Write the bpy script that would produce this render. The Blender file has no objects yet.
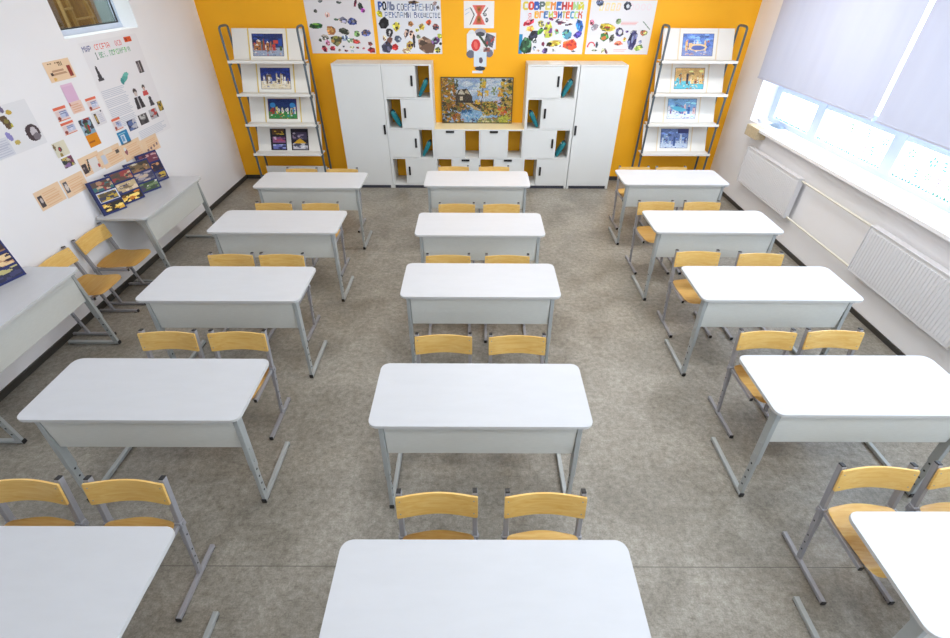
import bpy, bmesh, math, random
import numpy as np
from mathutils import Vector, Matrix
PI = math.pi
scene = bpy.context.scene
COL = scene.collection

# ------------------------------------------------------------------ colours and materials
def lin(c):
    return tuple((v/12.92 if v <= .04045 else ((v+.055)/1.055)**2.4) for v in [x/255. for x in c])

def new_mat(name):
    m = bpy.data.materials.new(name); m.use_nodes = True
    nt = m.node_tree; nt.nodes.clear()
    out = nt.nodes.new('ShaderNodeOutputMaterial')
    return m, nt, out

def principled(name, rgb, rough=.5, metal=0., noise=0., nscale=30., bump=0., bscale=200., spec=.5, stretch=None, rgb2=None, coat=0.):
    m, nt, out = new_mat(name)
    N = nt.nodes; L = nt.links
    p = N.new('ShaderNodeBsdfPrincipled')
    p.inputs['Base Color'].default_value = (*lin(rgb), 1)
    p.inputs['Roughness'].default_value = rough
    p.inputs['Metallic'].default_value = metal
    p.inputs['Specular IOR Level'].default_value = spec
    p.inputs['Coat Weight'].default_value = coat
    L.new(p.outputs[0], out.inputs[0])
    tc = N.new('ShaderNodeTexCoord'); mp = N.new('ShaderNodeMapping')
    L.new(tc.outputs['Object'], mp.inputs[0])
    if stretch: mp.inputs['Scale'].default_value = stretch
    if noise or rgb2:
        n = N.new('ShaderNodeTexNoise'); n.inputs['Scale'].default_value = nscale; n.inputs['Detail'].default_value = 5
        L.new(mp.outputs[0], n.inputs['Vector'])
        r = N.new('ShaderNodeValToRGB')
        a = lin(rgb); b = lin(rgb2) if rgb2 else tuple(v*(1-noise) for v in a)
        r.color_ramp.elements[0].position = .35; r.color_ramp.elements[1].position = .65
        r.color_ramp.elements[0].color = (*b, 1); r.color_ramp.elements[1].color = (*a, 1)
        L.new(n.outputs[0], r.inputs[0]); L.new(r.outputs[0], p.inputs['Base Color'])
    if bump:
        n2 = N.new('ShaderNodeTexNoise'); n2.inputs['Scale'].default_value = bscale
        L.new(mp.outputs[0], n2.inputs['Vector'])
        b = N.new('ShaderNodeBump'); b.inputs['Strength'].default_value = bump; b.inputs['Distance'].default_value = .002
        L.new(n2.outputs[0], b.inputs['Height']); L.new(b.outputs[0], p.inputs['Normal'])
    return m

def floor_material():
    m, nt, out = new_mat('grey_linoleum'); N = nt.nodes; L = nt.links
    p = N.new('ShaderNodeBsdfPrincipled'); L.new(p.outputs[0], out.inputs[0])
    g = N.new('ShaderNodeNewGeometry')
    def ramp(fac, c0, c1, p0, p1):
        r = N.new('ShaderNodeValToRGB'); r.color_ramp.elements[0].position = p0; r.color_ramp.elements[1].position = p1
        r.color_ramp.elements[0].color = (*lin(c0), 1); r.color_ramp.elements[1].color = (*lin(c1), 1)
        L.new(fac, r.inputs[0]); return r
    def noise(scale, detail=6, rough=.6, vec=None, dist=0):
        n = N.new('ShaderNodeTexNoise'); n.inputs['Scale'].default_value = scale
        n.inputs['Detail'].default_value = detail; n.inputs['Roughness'].default_value = rough
        n.inputs['Distortion'].default_value = dist
        L.new(vec or g.outputs['Position'], n.inputs['Vector']); return n
    def mix(fac, a, b, mode='MIX', val=None):
        x = N.new('ShaderNodeMix'); x.data_type = 'RGBA'; x.blend_type = mode
        if val is not None: x.inputs[0].default_value = val
        else: L.new(fac, x.inputs[0])
        L.new(a, x.inputs[6])
        if isinstance(b, tuple): x.inputs[7].default_value = (*b, 1)
        else: L.new(b, x.inputs[7])
        return x.outputs[2]
    n1 = noise(2.2, 8, .65, dist=.6); r1 = ramp(n1.outputs[0], FLOOR_A, FLOOR_B, .36, .62)
    n2 = noise(26, 6, .75); r2 = ramp(n2.outputs[0], (160, 156, 148), (255, 255, 255), .3, .62)
    c = mix(None, r1.outputs[0], r2.outputs[0], 'MULTIPLY', .75)
    n3 = noise(110, 3, .7); r3 = ramp(n3.outputs[0], (172, 169, 162), (255, 255, 255), .3, .7)
    c = mix(None, c, r3.outputs[0], 'MULTIPLY', .6)
    # fine scratches
    mp = N.new('ShaderNodeMapping'); mp.inputs['Scale'].default_value = (1, 7, 1); mp.inputs['Rotation'].default_value = (0, 0, .5)
    L.new(g.outputs['Position'], mp.inputs[0])
    n4 = noise(14, 4, .7, mp.outputs[0]); r4 = ramp(n4.outputs[0], (198, 196, 190), (255, 255, 255), .34, .46)
    c = mix(None, c, r4.outputs[0], 'MULTIPLY', .45)
    # welded sheet seam
    sx = N.new('ShaderNodeSeparateXYZ'); L.new(g.outputs['Position'], sx.inputs[0])
    s = N.new('ShaderNodeMath'); s.operation = 'SUBTRACT'; s.inputs[1].default_value = 1.248; L.new(sx.outputs[1], s.inputs[0])
    a = N.new('ShaderNodeMath'); a.operation = 'ABSOLUTE'; L.new(s.outputs[0], a.inputs[0])
    lt = N.new('ShaderNodeMath'); lt.operation = 'LESS_THAN'; lt.inputs[1].default_value = .0022; L.new(a.outputs[0], lt.inputs[0])
    c = mix(lt.outputs[0], c, lin((92, 88, 80)))
    L.new(c, p.inputs['Base Color'])
    rr = N.new('ShaderNodeMapRange'); rr.inputs[3].default_value = .30; rr.inputs[4].default_value = .48
    L.new(n1.outputs[0], rr.inputs[0]); L.new(rr.outputs[0], p.inputs['Roughness'])
    p.inputs['Specular IOR Level'].default_value = .5
    b = N.new('ShaderNodeBump'); b.inputs['Strength'].default_value = .15; b.inputs['Distance'].default_value = .001
    L.new(n3.outputs[0], b.inputs['Height']); L.new(b.outputs[0], p.inputs['Normal'])
    return m

def wood_material():
    m, nt, out = new_mat('birch_plywood'); N = nt.nodes; L = nt.links
    p = N.new('ShaderNodeBsdfPrincipled'); L.new(p.outputs[0], out.inputs[0])
    tc = N.new('ShaderNodeTexCoord'); oi = N.new('ShaderNodeObjectInfo')
    mp = N.new('ShaderNodeMapping'); mp.inputs['Scale'].default_value = (3, 30, 30)
    ad = N.new('ShaderNodeVectorMath'); ad.operation = 'ADD'; ob = N.new('ShaderNodeMath'); ob.operation = 'MULTIPLY'; ob.inputs[1].default_value = 7.; L.new(oi.outputs['Random'], ob.inputs[0])
    L.new(tc.outputs['Object'], ad.inputs[0]); L.new(ob.outputs[0], ad.inputs[1])
    L.new(ad.outputs[0], mp.inputs[0])
    n = N.new('ShaderNodeTexNoise'); n.inputs['Scale'].default_value = 2; n.inputs['Detail'].default_value = 6; n.inputs['Distortion'].default_value = 1.2
    L.new(mp.outputs[0], n.inputs['Vector'])
    r = N.new('ShaderNodeValToRGB')
    r.color_ramp.elements[0].position = .3; r.color_ramp.elements[1].position = .7
    r.color_ramp.elements[0].color = (*lin(WOOD_A), 1); r.color_ramp.elements[1].color = (*lin(WOOD_B), 1)
    L.new(n.outputs[0], r.inputs[0])
    L.new(r.outputs[0], p.inputs['Base Color'])
    p.inputs['Roughness'].default_value = .33; p.inputs['Coat Weight'].default_value = .25; p.inputs['Coat Roughness'].default_value = .2
    return m

def print_material():
    m, nt, out = new_mat('printed_paper'); N = nt.nodes; L = nt.links
    p = N.new('ShaderNodeBsdfPrincipled'); L.new(p.outputs[0], out.inputs[0])
    a = N.new('ShaderNodeAttribute'); a.attribute_name = 'ink'
    L.new(a.outputs['Color'], p.inputs['Base Color']); p.inputs['Roughness'].default_value = .55
    return m

def blind_material():
    m, nt, out = new_mat('blind_fabric'); N = nt.nodes; L = nt.links
    d = N.new('ShaderNodeBsdfDiffuse'); t = N.new('ShaderNodeBsdfTranslucent'); x = N.new('ShaderNodeMixShader')
    tc = N.new('ShaderNodeTexCoord'); mp = N.new('ShaderNodeMapping'); mp.inputs['Scale'].default_value = (1, 3, .5)
    L.new(tc.outputs['Object'], mp.inputs[0])
    n = N.new('ShaderNodeTexNoise'); n.inputs['Scale'].default_value = 2; L.new(mp.outputs[0], n.inputs['Vector'])
    r = N.new('ShaderNodeValToRGB'); r.color_ramp.elements[0].color = (*lin((192, 197, 217)), 1); r.color_ramp.elements[1].color = (*lin((206, 211, 228)), 1)
    L.new(n.outputs[0], r.inputs[0]); L.new(r.outputs[0], d.inputs[0]); L.new(r.outputs[0], t.inputs[0])
    x.inputs[0].default_value = BLIND_T
    L.new(d.outputs[0], x.inputs[1]); L.new(t.outputs[0], x.inputs[2]); L.new(x.outputs[0], out.inputs[0])
    return m

def glass_material(name, tint=(255, 255, 255), gloss=.06):
    m, nt, out = new_mat(name); N = nt.nodes; L = nt.links
    t = N.new('ShaderNodeBsdfTransparent'); t.inputs[0].default_value = (*lin(tint), 1)
    g = N.new('ShaderNodeBsdfGlossy'); g.inputs['Roughness'].default_value = .03
    x = N.new('ShaderNodeMixShader'); x.inputs[0].default_value = gloss
    L.new(t.outputs[0], x.inputs[1]); L.new(g.outputs[0], x.inputs[2]); L.new(x.outputs[0], out.inputs[0])
    return m

def paint_on_glass():
    m, nt, out = new_mat('window_paint'); N = nt.nodes; L = nt.links
    a = N.new('ShaderNodeAttribute'); a.attribute_name = 'ink'
    t = N.new('ShaderNodeBsdfTransparent'); d = N.new('ShaderNodeBsdfTranslucent')
    L.new(a.outputs['Color'], t.inputs[0]); L.new(a.outputs['Color'], d.inputs[0])
    x = N.new('ShaderNodeMixShader'); x.inputs[0].default_value = .9
    L.new(t.outputs[0], x.inputs[1]); L.new(d.outputs[0], x.inputs[2]); L.new(x.outputs[0], out.inputs[0])
    return m

def emission(name, rgb, s):
    m, nt, out = new_mat(name); e = nt.nodes.new('ShaderNodeEmission')
    e.inputs[0].default_value = (*lin(rgb), 1); e.inputs[1].default_value = s
    nt.links.new(e.outputs[0], out.inputs[0]); return m

# tunables
FLOOR_A = (152, 147, 136); FLOOR_B = (182, 178, 168)
WOOD_A = (224, 176, 90); WOOD_B = (236, 200, 124)
BLIND_T = .045
EXPOSURE = 0.42
WORLD = 6.2
LAMP_W = 14.

M = {
 'floor': floor_material(),
 'wall': principled('white_wall_paint', (240, 240, 243), .7, noise=.02, nscale=2, bump=.1, bscale=120),
 'orange': principled('orange_wall_paint', (253, 182, 12), .6, noise=.03, nscale=3, bump=.1, bscale=120),
 'ceiling': principled('ceiling_paint', (240, 240, 240), .8),
 'base': principled('dark_grey_skirting', (60, 58, 54), .5, noise=.1, nscale=8),
 'laminate': principled('white_laminate', (200, 203, 208), .38, noise=.025, nscale=6, stretch=(1, 4, 1)),
 'edge': principled('white_edge_band', (198, 199, 198), .45),
 'panel': principled('pale_grey_panel', (206, 208, 203), .5, noise=.04, nscale=25, stretch=(1, 1, 5)),
 'steel': principled('light_grey_powder_coat', (172, 177, 177), .42, metal=.15, noise=.05, nscale=20),
 'steel2': principled('grey_chair_enamel', (158, 158, 163), .4, metal=.15, noise=.05, nscale=20),
 'cap': principled('black_plastic', (28, 28, 30), .4),
 'hole': principled('dark_hole', (45, 48, 50), .7),
 'wood': wood_material(),
 'cabinet': principled('white_cabinet_board', (222, 225, 225), .42, noise=.015, nscale=3),
 'handle': principled('black_handle', (25, 25, 28), .35),
 'plinth': principled('dark_plinth', (52, 54, 66), .6),
 'cream': principled('cream_board_orange_bounce', (240, 226, 184), .45),  # pale board tone with the orange wall's reflected light put into the colour
 'rack': principled('dark_grey_tube', (92, 104, 112), .35, metal=.3),
 'shelf': principled('white_shelf_board', (236, 235, 230), .45),
 'strip': principled('brass_coloured_strip', (226, 200, 110), .4),
 'strip2': principled('pale_wood_strip', (232, 218, 192), .4),
 'print': print_material(),
 'teal': principled('teal_cloth', (14, 118, 128), .5, noise=.15, nscale=30),
 'dark': principled('dark_lining', (28, 50, 58), .7),
 'radiator': principled('radiator_enamel', (228, 229, 233), .35),
 'pipe': principled('cream_pipe', (226, 224, 212), .4),
 'sill': principled('white_sill', (244, 244, 246), .3),
 'chip': principled('raw_chipboard', (210, 192, 158), .8, noise=.2, nscale=60),
 'frame': principled('white_window_frame', (196, 206, 224), .35),
 'gasket': principled('dark_gasket', (50, 52, 52), .6),
 'blind': blind_material(),
 'glass': glass_material('window_glass'),
 'glass_dark': glass_material('interior_window_glass', (225, 230, 228), .08),
 'wpaint': paint_on_glass(),
 'brown': principled('brown_board', (150, 104, 48), .6, rgb2=(108, 72, 36), nscale=6, stretch=(1, 9, .6)),
 'tan': principled('tan_wood', (196, 158, 104), .5, noise=.1, nscale=20),
 'greywall': principled('grey_green_wall', (104, 112, 106), .8),
 'ceramic': principled('pale_ceramic', (214, 218, 226), .3),
 'cloth': principled('grey_blue_cloth', (176, 192, 204), .8, noise=.1),
 'paper': principled('plain_paper', (240, 240, 238), .6),
 'lamp': emission('lamp_diffuser', (255, 250, 240), 4.0),
}

# ------------------------------------------------------------------ mesh helpers
def link(o, parent=None):
    COL.objects.link(o)
    if parent is not None: o.parent = parent
    return o

def build(name, bm, mats, parent=None, smooth=False):
    if not isinstance(mats, (list, tuple)): mats = [mats]
    bmesh.ops.recalc_face_normals(bm, faces=bm.faces)
    me = bpy.data.meshes.new(name); bm.to_mesh(me); bm.free()
    for m in mats: me.materials.append(m)
    if smooth:
        for p in me.polygons: p.use_smooth = True
        try: me.set_sharp_from_angle(angle=math.radians(38))
        except Exception: pass
    return link(bpy.data.objects.new(name, me), parent)

def empty(name, loc=(0, 0, 0), rz=0.):
    o = bpy.data.objects.new(name, None); o.empty_display_size = .1
    o.location = loc; o.rotation_euler = (0, 0, rz)
    return link(o)

def tag(o, label, cat, group=None):
    o['label'] = label; o['category'] = cat
    if group: o['group'] = group
    return o

def struct(o): o['kind'] = 'structure'; return o

def copy_tree(o, parent=None):
    c = o.copy(); COL.objects.link(c); c.parent = parent
    for ch in list(o.children): copy_tree(ch, c)
    return c

def box(bm, x0, x1, y0, y1, z0, z1, mi=0, bev=0., rot=None):
    v = [bm.verts.new(p) for p in [(x0,y0,z0),(x1,y0,z0),(x1,y1,z0),(x0,y1,z0),(x0,y0,z1),(x1,y0,z1),(x1,y1,z1),(x0,y1,z1)]]
    if rot is not None:
        for q in v: q.co = rot @ q.co
    fs = [bm.faces.new([v[i] for i in f]) for f in [(0,3,2,1),(4,5,6,7),(0,1,5,4),(1,2,6,5),(2,3,7,6),(3,0,4,7)]]
    for f in fs: f.material_index = mi
    if bev:
        es = list({e for f in fs for e in f.edges})
        bmesh.ops.bevel(bm, geom=es, offset=bev, segments=2, affect='EDGES', profile=.5, material=-1)

def bar(bm, p0, p1, w, h, up=(0, 0, 1), mi=0, bev=0.):
    p0 = Vector(p0); p1 = Vector(p1); d = (p1-p0); L = d.length; d.normalize()
    up = Vector(up); s = d.cross(up).normalized(); u = s.cross(d).normalized()
    R = Matrix((s, d, u)).transposed().to_4x4(); R.translation = p0
    box(bm, -w/2, w/2, 0, L, -h/2, h/2, mi, bev, R)

def tube(bm, pts, r, seg=8, mi=0, closed=False):
    pts = [Vector(p) for p in pts]; n = len(pts); rings = []
    for i, p in enumerate(pts):
        if closed: t = (pts[(i+1) % n]-pts[i-1]).normalized()
        else: t = (pts[min(i+1, n-1)]-pts[max(i-1, 0)]).normalized()
        a = Vector((0, 0, 1)) if abs(t.z) < .9 else Vector((1, 0, 0))
        s = t.cross(a).normalized(); u = s.cross(t)
        if i and not closed or i:
            pass
        rings.append([bm.verts.new(p + (s*math.cos(2*PI*k/seg)+u*math.sin(2*PI*k/seg))*r) for k in range(seg)])
    for i in range(n if closed else n-1):
        A = rings[i]; B = rings[(i+1) % n]
        # align
        best = min(range(seg), key=lambda s: (A[0].co-B[s].co).length)
        for k in range(seg):
            f = bm.faces.new([A[k], A[(k+1) % seg], B[(k+1+best) % seg], B[(k+best) % seg]]); f.material_index = mi
    if not closed:
        bm.faces.new(rings[0]).material_index = mi; bm.faces.new(rings[-1]).material_index = mi

def prism(bm, outline, z0, z1, mi=0, mside=None, bev=0.):
    b = [bm.verts.new((x, y, z0)) for x, y in outline]; t = [bm.verts.new((x, y, z1)) for x, y in outline]
    n = len(outline)
    ft = bm.faces.new(t); fb = bm.faces.new(b[::-1]); ft.material_index = fb.material_index = mi
    for i in range(n):
        f = bm.faces.new([b[i], b[(i+1) % n], t[(i+1) % n], t[i]]); f.material_index = mi if mside is None else mside
    if bev:
        es = list(ft.edges)+list(fb.edges)
        bmesh.ops.bevel(bm, geom=es, offset=bev, segments=2, affect='EDGES', profile=.5, material=-1)

def rrect(x0, x1, y0, y1, r, n=7):
    out = []
    for cx, cy, a0 in ((x1-r, y0+r, -PI/2), (x1-r, y1-r, 0), (x0+r, y1-r, PI/2), (x0+r, y0+r, PI)):
        for k in range(n+1):
            a = a0+PI/2*k/n; out.append((cx+r*math.cos(a), cy+r*math.sin(a)))
    return out

def disc(bm, c, nrm, r, seg=8, mi=0, h=.0012):
    nrm = Vector(nrm).normalized(); a = Vector((0, 0, 1)) if abs(nrm.z) < .9 else Vector((1, 0, 0))
    s = nrm.cross(a).normalized(); u = s.cross(nrm); c = Vector(c)
    A = [bm.verts.new(c+(s*math.cos(2*PI*k/seg)+u*math.sin(2*PI*k/seg))*r) for k in range(seg)]
    B = [bm.verts.new(v.co+nrm*h) for v in A]
    bm.faces.new(B).material_index = mi
    for k in range(seg): bm.faces.new([A[k], A[(k+1) % seg], B[(k+1) % seg], B[k]]).material_index = mi

def BM(): return bmesh.new()

# ------------------------------------------------------------------ printed things (a grid of coloured cells on a thin sheet)
GL = {
'А':"01110 10001 10001 11111 10001 10001 10001",'Б':"11111 10000 11110 10001 10001 10001 11110",'В':"11110 10001 11110 10001 10001 10001 11110",
'Г':"11111 10000 10000 10000 10000 10000 10000",'Е':"11111 10000 11110 10000 10000 10000 11111",'И':"10001 10001 10011 10101 11001 10001 10001",
'Й':"01010 00100 10001 10011 10101 11001 10001",'К':"10001 10010 11100 10010 10001 10001 10001",'Л':"01111 01001 01001 01001 01001 10001 10001",
'М':"10001 11011 10101 10001 10001 10001 10001",'Н':"10001 10001 10001 11111 10001 10001 10001",'О':"01110 10001 10001 10001 10001 10001 01110",
'П':"11111 10001 10001 10001 10001 10001 10001",'Р':"11110 10001 10001 11110 10000 10000 10000",'С':"01111 10000 10000 10000 10000 10000 01111",
'Т':"11111 00100 00100 00100 00100 00100 00100",'У':"10001 10001 01111 00001 00001 10001 01110",'Х':"10001 01010 00100 00100 01010 10001 10001",
'Щ':"10101 10101 10101 10101 10101 11111 00001",'Ы':"10001 10001 11001 10101 10101 11001 10001",'Ь':"10000 10000 11110 10001 10001 10001 11110",
'Я':"01111 10001 10001 01111 00101 01001 10001",'Э':"11110 00001 01111 00001 00001 00001 11110",'З':"11110 00001 00110 00001 00001 00001 11110",'Д':"01110 01010 01010 01010 01010 11111 10001",'1':"00100 01100 00100 00100 00100 00100 01110",'.':"00000 00000 00000 00000 00000 00110 00110"}
class Canvas:
    def __init__(s, w, h, bg=(245, 245, 245)):
        s.w = w; s.h = h; s.a = np.zeros((h, w, 3)); s.a[:] = bg; s.mask = np.ones((h, w), bool)
        s.Y, s.X = np.mgrid[0:h, 0:w]; s.X = (s.X+.5)/w; s.Y = (s.Y+.5)/h
    def rect(s, x0, y0, x1, y1, c): s.put((s.X >= x0) & (s.X < x1) & (s.Y >= y0) & (s.Y < y1), c)
    def put(s, m, c): s.a[m] = c
    def ell(s, cx, cy, rx, ry, c, rot=0):
        a = s.w/s.h if False else 1
        dx = s.X-cx; dy = s.Y-cy; u = dx*math.cos(rot)+dy*math.sin(rot); v = -dx*math.sin(rot)+dy*math.cos(rot)
        m = (u/rx)**2+(v/ry)**2 <= 1; s.put(m, c); return m
    def rrot(s, cx, cy, hx, hy, c, rot=0):
        dx = s.X-cx; dy = s.Y-cy; u = dx*math.cos(rot)+dy*math.sin(rot); v = -dx*math.sin(rot)+dy*math.cos(rot)
        m = (abs(u) <= hx) & (abs(v) <= hy); s.put(m, c); return m
    def poly(s, pts, c):
        m = np.zeros((s.h, s.w), bool); n = len(pts)
        for i in range(n):
            x0, y0 = pts[i]; x1, y1 = pts[(i+1) % n]
            if y0 == y1: continue
            cr = ((s.Y >= min(y0, y1)) & (s.Y < max(y0, y1)) & (s.X < (x1-x0)*(s.Y-y0)/(y1-y0)+x0)); m ^= cr
        s.put(m, c); return m
    def line(s, x0, y0, x1, y1, t, c):
        d = (x1-x0)**2+(y1-y0)**2; q = np.clip(((s.X-x0)*(x1-x0)+(s.Y-y0)*(y1-y0))/d, 0, 1)
        s.put((s.X-x0-q*(x1-x0))**2+(s.Y-y0-q*(y1-y0))**2 <= t*t, c)
    def photo(s, m, pal, rng, k=10, sz=.25):
        ys, xs = np.nonzero(m)
        if len(ys) == 0: return
        x0, x1, y0, y1 = s.X[0, xs.min()], s.X[0, xs.max()], s.Y[ys.min(), 0], s.Y[ys.max(), 0]
        s.a[m] = pal[0]
        for i in range(k):
            cx = rng.uniform(x0, x1); cy = rng.uniform(y0, y1); rx = (x1-x0)*rng.uniform(.3, 1)*sz+.004; ry = (y1-y0)*rng.uniform(.3, 1)*sz+.004
            e = (((s.X-cx)/rx)**2+((s.Y-cy)/ry)**2 <= 1) & m
            s.a[e] = rng.choice(pal)
    def text(s, t, x0, y0, ch, cw, cols, thick=False):
        for i, chx in enumerate(t):
            g = GL.get(chx)
            if not g: continue
            c = cols[i % len(cols)]; rows = g.split()
            gx = x0+i*cw
            u = ((s.X-gx)/(cw*.82)*5).astype(int); v = ((s.Y-y0)/ch*7).astype(int)
            ok = (s.X >= gx) & (s.X < gx+cw*.82) & (s.Y >= y0) & (s.Y < y0+ch)
            bits = np.array([[int(b) for b in r] for r in rows])
            if not thick: s.put(ok & (bits[np.clip(v, 0, 6), np.clip(u, 0, 4)] == 1), c)
            else:
                for du, dv in ((0, 0), (.5, 0), (-.5, 0), (0, .45), (0, -.45)):
                    uf = (s.X-gx)/(cw*.82)*5+du; vf = (s.Y-y0)/ch*7+dv
                    k2 = (uf >= 0) & (uf < 5) & (vf >= 0) & (vf < 7)
                    s.put(k2 & (bits[np.clip(vf.astype(int), 0, 6), np.clip(uf.astype(int), 0, 4)] == 1), c)
    def lines(s, x0, y0, x1, y1, n, c, rng):
        for i in range(n):
            y = y0+(y1-y0)*(i+.5)/n; s.rect(x0, y, x0+(x1-x0)*rng.uniform(.75, 1), y+max((y1-y0)/n*.4, 1./s.h), c)

def sheet(name, cv, origin, U, V, thick=.002, parent=None, mat=None, edge=(235, 235, 232), curl=0.):
    """cells of cv from origin (lower left corner) along U (width) and V (height); a real sheet with a back and edges"""
    w, h = cv.w, cv.h; O = Vector(origin); U = Vector(U); V = Vector(V); nrm = U.cross(V).normalized()
    full = cv.mask.all()
    vs = []
    for j in range(h+1):
        for i in range(w+1):
            q = O+U*(i/w)+V*(j/h)
            if curl: q = q+nrm*curl*math.sin(PI*i/w)
            vs.append(tuple(q))
    nv = len(vs)
    fs = []; cols = []
    A = lin_arr(cv.a)
    for j in range(h):
        for i in range(w):
            if cv.mask[h-1-j, i]:
                a = j*(w+1)+i; fs.append((a, a+1, a+w+2, a+w+1)); cols.append(A[h-1-j, i])
    ec = lin(edge)
    back = [tuple(Vector(v)-nrm*thick) for v in vs]
    # back and rim
    vs2 = vs+back
    if full:
        bl, brr, tl, tr = 0, w, h*(w+1), h*(w+1)+w
        rim = [i for i in range(w+1)]+[j*(w+1)+w for j in range(1, h+1)]+[tl+i for i in range(w-1, -1, -1)]+[j*(w+1) for j in range(h-1, 0, -1)]
        for k in range(len(rim)):
            a, b = rim[k], rim[(k+1) % len(rim)]; fs.append((b, a, a+nv, b+nv)); cols.append(ec)
        if curl: 
            for i in range(w): fs.append((nv+i+1, nv+i, nv+tl+i, nv+tl+i+1)); cols.append(ec)
        else: fs.append((nv+brr, nv+bl, nv+tl, nv+tr)); cols.append(ec)
    else:
        m = cv.mask[::-1]
        for j in range(h):
            for i in range(w):
                if not m[j, i]: continue
                a = j*(w+1)+i
                fs.append((nv+a+1, nv+a, nv+a+w+1, nv+a+w+2)); cols.append(ec)
                for (dj, di, p, q) in ((-1, 0, a, a+1), (1, 0, a+w+2, a+w+1), (0, -1, a+w+1, a), (0, 1, a+1, a+w+2)):
                    jj, ii = j+dj, i+di
                    if jj < 0 or ii < 0 or jj >= h or ii >= w or not m[jj, ii]: fs.append((q, p, p+nv, q+nv)); cols.append(ec)
    me = bpy.data.meshes.new(name); me.from_pydata(vs2, [], fs); me.update()
    at = me.attributes.new('ink', 'FLOAT_COLOR', 'CORNER')
    arr = np.ones((len(me.loops), 4), 'f'); k = 0
    lt = np.array([len(f) for f in fs]); cc = np.array(cols, 'f')
    arr[:, :3] = np.repeat(cc, lt, axis=0)
    at.data.foreach_set('color', arr.ravel())
    me.materials.append(mat or M['print'])
    return link(bpy.data.objects.new(name, me), parent)

def lin_arr(a):
    x = np.clip(a, 0, 255)/255.; return np.where(x <= .04045, x/12.92, ((x+.055)/1.055)**2.4)

# ------------------------------------------------------------------ the room
XL, XR, YB, YF, ZC = -3.689, 3.717, 7.318, -1.6, 3.3
def quads(name, rects, mat):   # axis-aligned boxes making one wall
    bm = BM()
    for r in rects: box(bm, *r)
    return struct(build(name, bm, mat))
T = .35
quads('floor', [(XL-.02, XR+.02, YF, YB+.02, -.1, 0)], M['floor'])
quads('ceiling', [(XL-.3, XR+T, YF-.1, YB+.1, ZC, ZC+.1)], M['ceiling'])
quads('wall_back', [(XL-.2, XR+T, YB, YB+.15, -.1, ZC)], M['orange'])
quads('wall_front', [(XL-.2, XR+T, YF-.15, YF, -.1, ZC)], M['wall'])
# left wall with the small high window opening
LY0, LY1, LZ0, LZ1 = 4.82, 5.945, 2.178, 2.95
quads('wall_left', [(XL-.2, XL, YF, LY0, 0, ZC), (XL-.2, XL, LY1, YB, 0, ZC), (XL-.2, XL, LY0, LY1, 0, LZ0), (XL-.2, XL, LY0, LY1, LZ1, ZC)], M['wall'])
# right wall with the long window opening
RY0, RY1, RZ0, RZ1 = -.9, 6.66, 1.05, 2.98
quads('wall_right', [(XR, XR+T, YF, RY0, 0, ZC), (XR, XR+T, RY1, YB, 0, ZC), (XR, XR+T, RY0, RY1, 0, RZ0), (XR, XR+T, RY0, RY1, RZ1, ZC)], M['wall'])
bm = BM(); box(bm, XL, XL+.014, YF, YB, 0, .062, bev=.004); struct(build('baseboard_left', bm, M['base']))
bm = BM(); box(bm, XL+.014, XR-.014, YB-.014, YB, 0, .062, bev=.004); struct(build('baseboard_back', bm, M['base']))
bm = BM(); box(bm, XR-.014, XR, YF, YB, 0, .05, bev=.004); struct(build('baseboard_right', bm, M['base']))

# window_1: the small interior window high on the left wall
w1 = struct(empty('window_1', (XL-.19, (LY0+LY1)/2, LZ0)))
def P(o, root):   # mesh was laid out in world space; keep it so under its root
    o.parent = root; o.matrix_parent_inverse = root.matrix_world.inverted() if False else Matrix.Translation(-Vector(root.location)) if abs(root.rotation_euler.z) < 1e-9 else (Matrix.Translation(root.location) @ Matrix.Rotation(root.rotation_euler.z, 4, 'Z')).inverted()
    return o
bm = BM()
gx = XL-.2
box(bm, gx-.02, gx+.035, LY0, LY1, LZ0, LZ0+.045, bev=.004); box(bm, gx-.02, gx+.035, LY0, LY1, LZ1-.05, LZ1, bev=.004)
box(bm, gx-.02, gx+.035, LY0, LY0+.045, LZ0+.045, LZ1-.05); box(bm, gx-.02, gx+.03, LY1-.012, LY1, LZ0+.045, LZ1-.05)
P(build('window_frame', bm, M['frame']), w1)
bm = BM(); box(bm, gx+.0, gx+.012, LY0+.045, LY1-.012, LZ0+.045, LZ0+.056); box(bm, gx, gx+.012, LY1-.022, LY1-.012, LZ0+.056, LZ1-.05)
P(build('gasket', bm, M['gasket']), w1)
bm = BM(); box(bm, gx-.008, gx-.004, LY0+.045, LY1-.022, LZ0+.05, LZ1-.05); P(build('pane', bm, M['glass_dark']), w1)
# what stands behind that window
bm = BM(); box(bm, gx-.75, gx-.7, 4.4, 8.4, 0, ZC); box(bm, gx-.75, gx-.2, 4.36, 4.4, 0, ZC); box(bm, gx-.75, gx-.0, 8.36, 8.4, 0, ZC)
struct(build('wall_corridor', bm, M['greywall']))
bm = BM()
box(bm, gx-.30, gx-.27, 5.15, 6.09, 0, 3.0, bev=.004)
o = build('wooden_board', bm, M['brown']); tag(o, 'brown wooden board standing upright behind the small high window', 'board')
bm = BM(); ex = gx-.20
for y, dy in ((5.60, .06), (5.86, .08)): bar(bm, (ex, y-dy, .0), (ex, y+.01, 2.95), .018, .03, (1, 0, 0))
bar(bm, (ex+.02, 5.57, 2.27), (ex+.02, 5.86, 2.28), .02, .016); bar(bm, (ex+.02, 5.86, 2.28), (ex+.02, 5.72, 2.9), .016, .016); bar(bm, (ex+.02, 5.60, 2.52), (ex+.02, 5.85, 2.53), .02, .016)
bar(bm, (ex+.005, 5.47, 0), (ex+.005, 5.48, 2.9), .016, .03, (1, 0, 0)); bar(bm, (ex+.02, 5.46, 2.36), (ex+.02, 5.60, 2.37), .02, .016)
o = build('easel', bm, M['tan']); tag(o, 'thin tan wooden easel leaning in front of the brown board behind the small window', 'easel')

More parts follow.
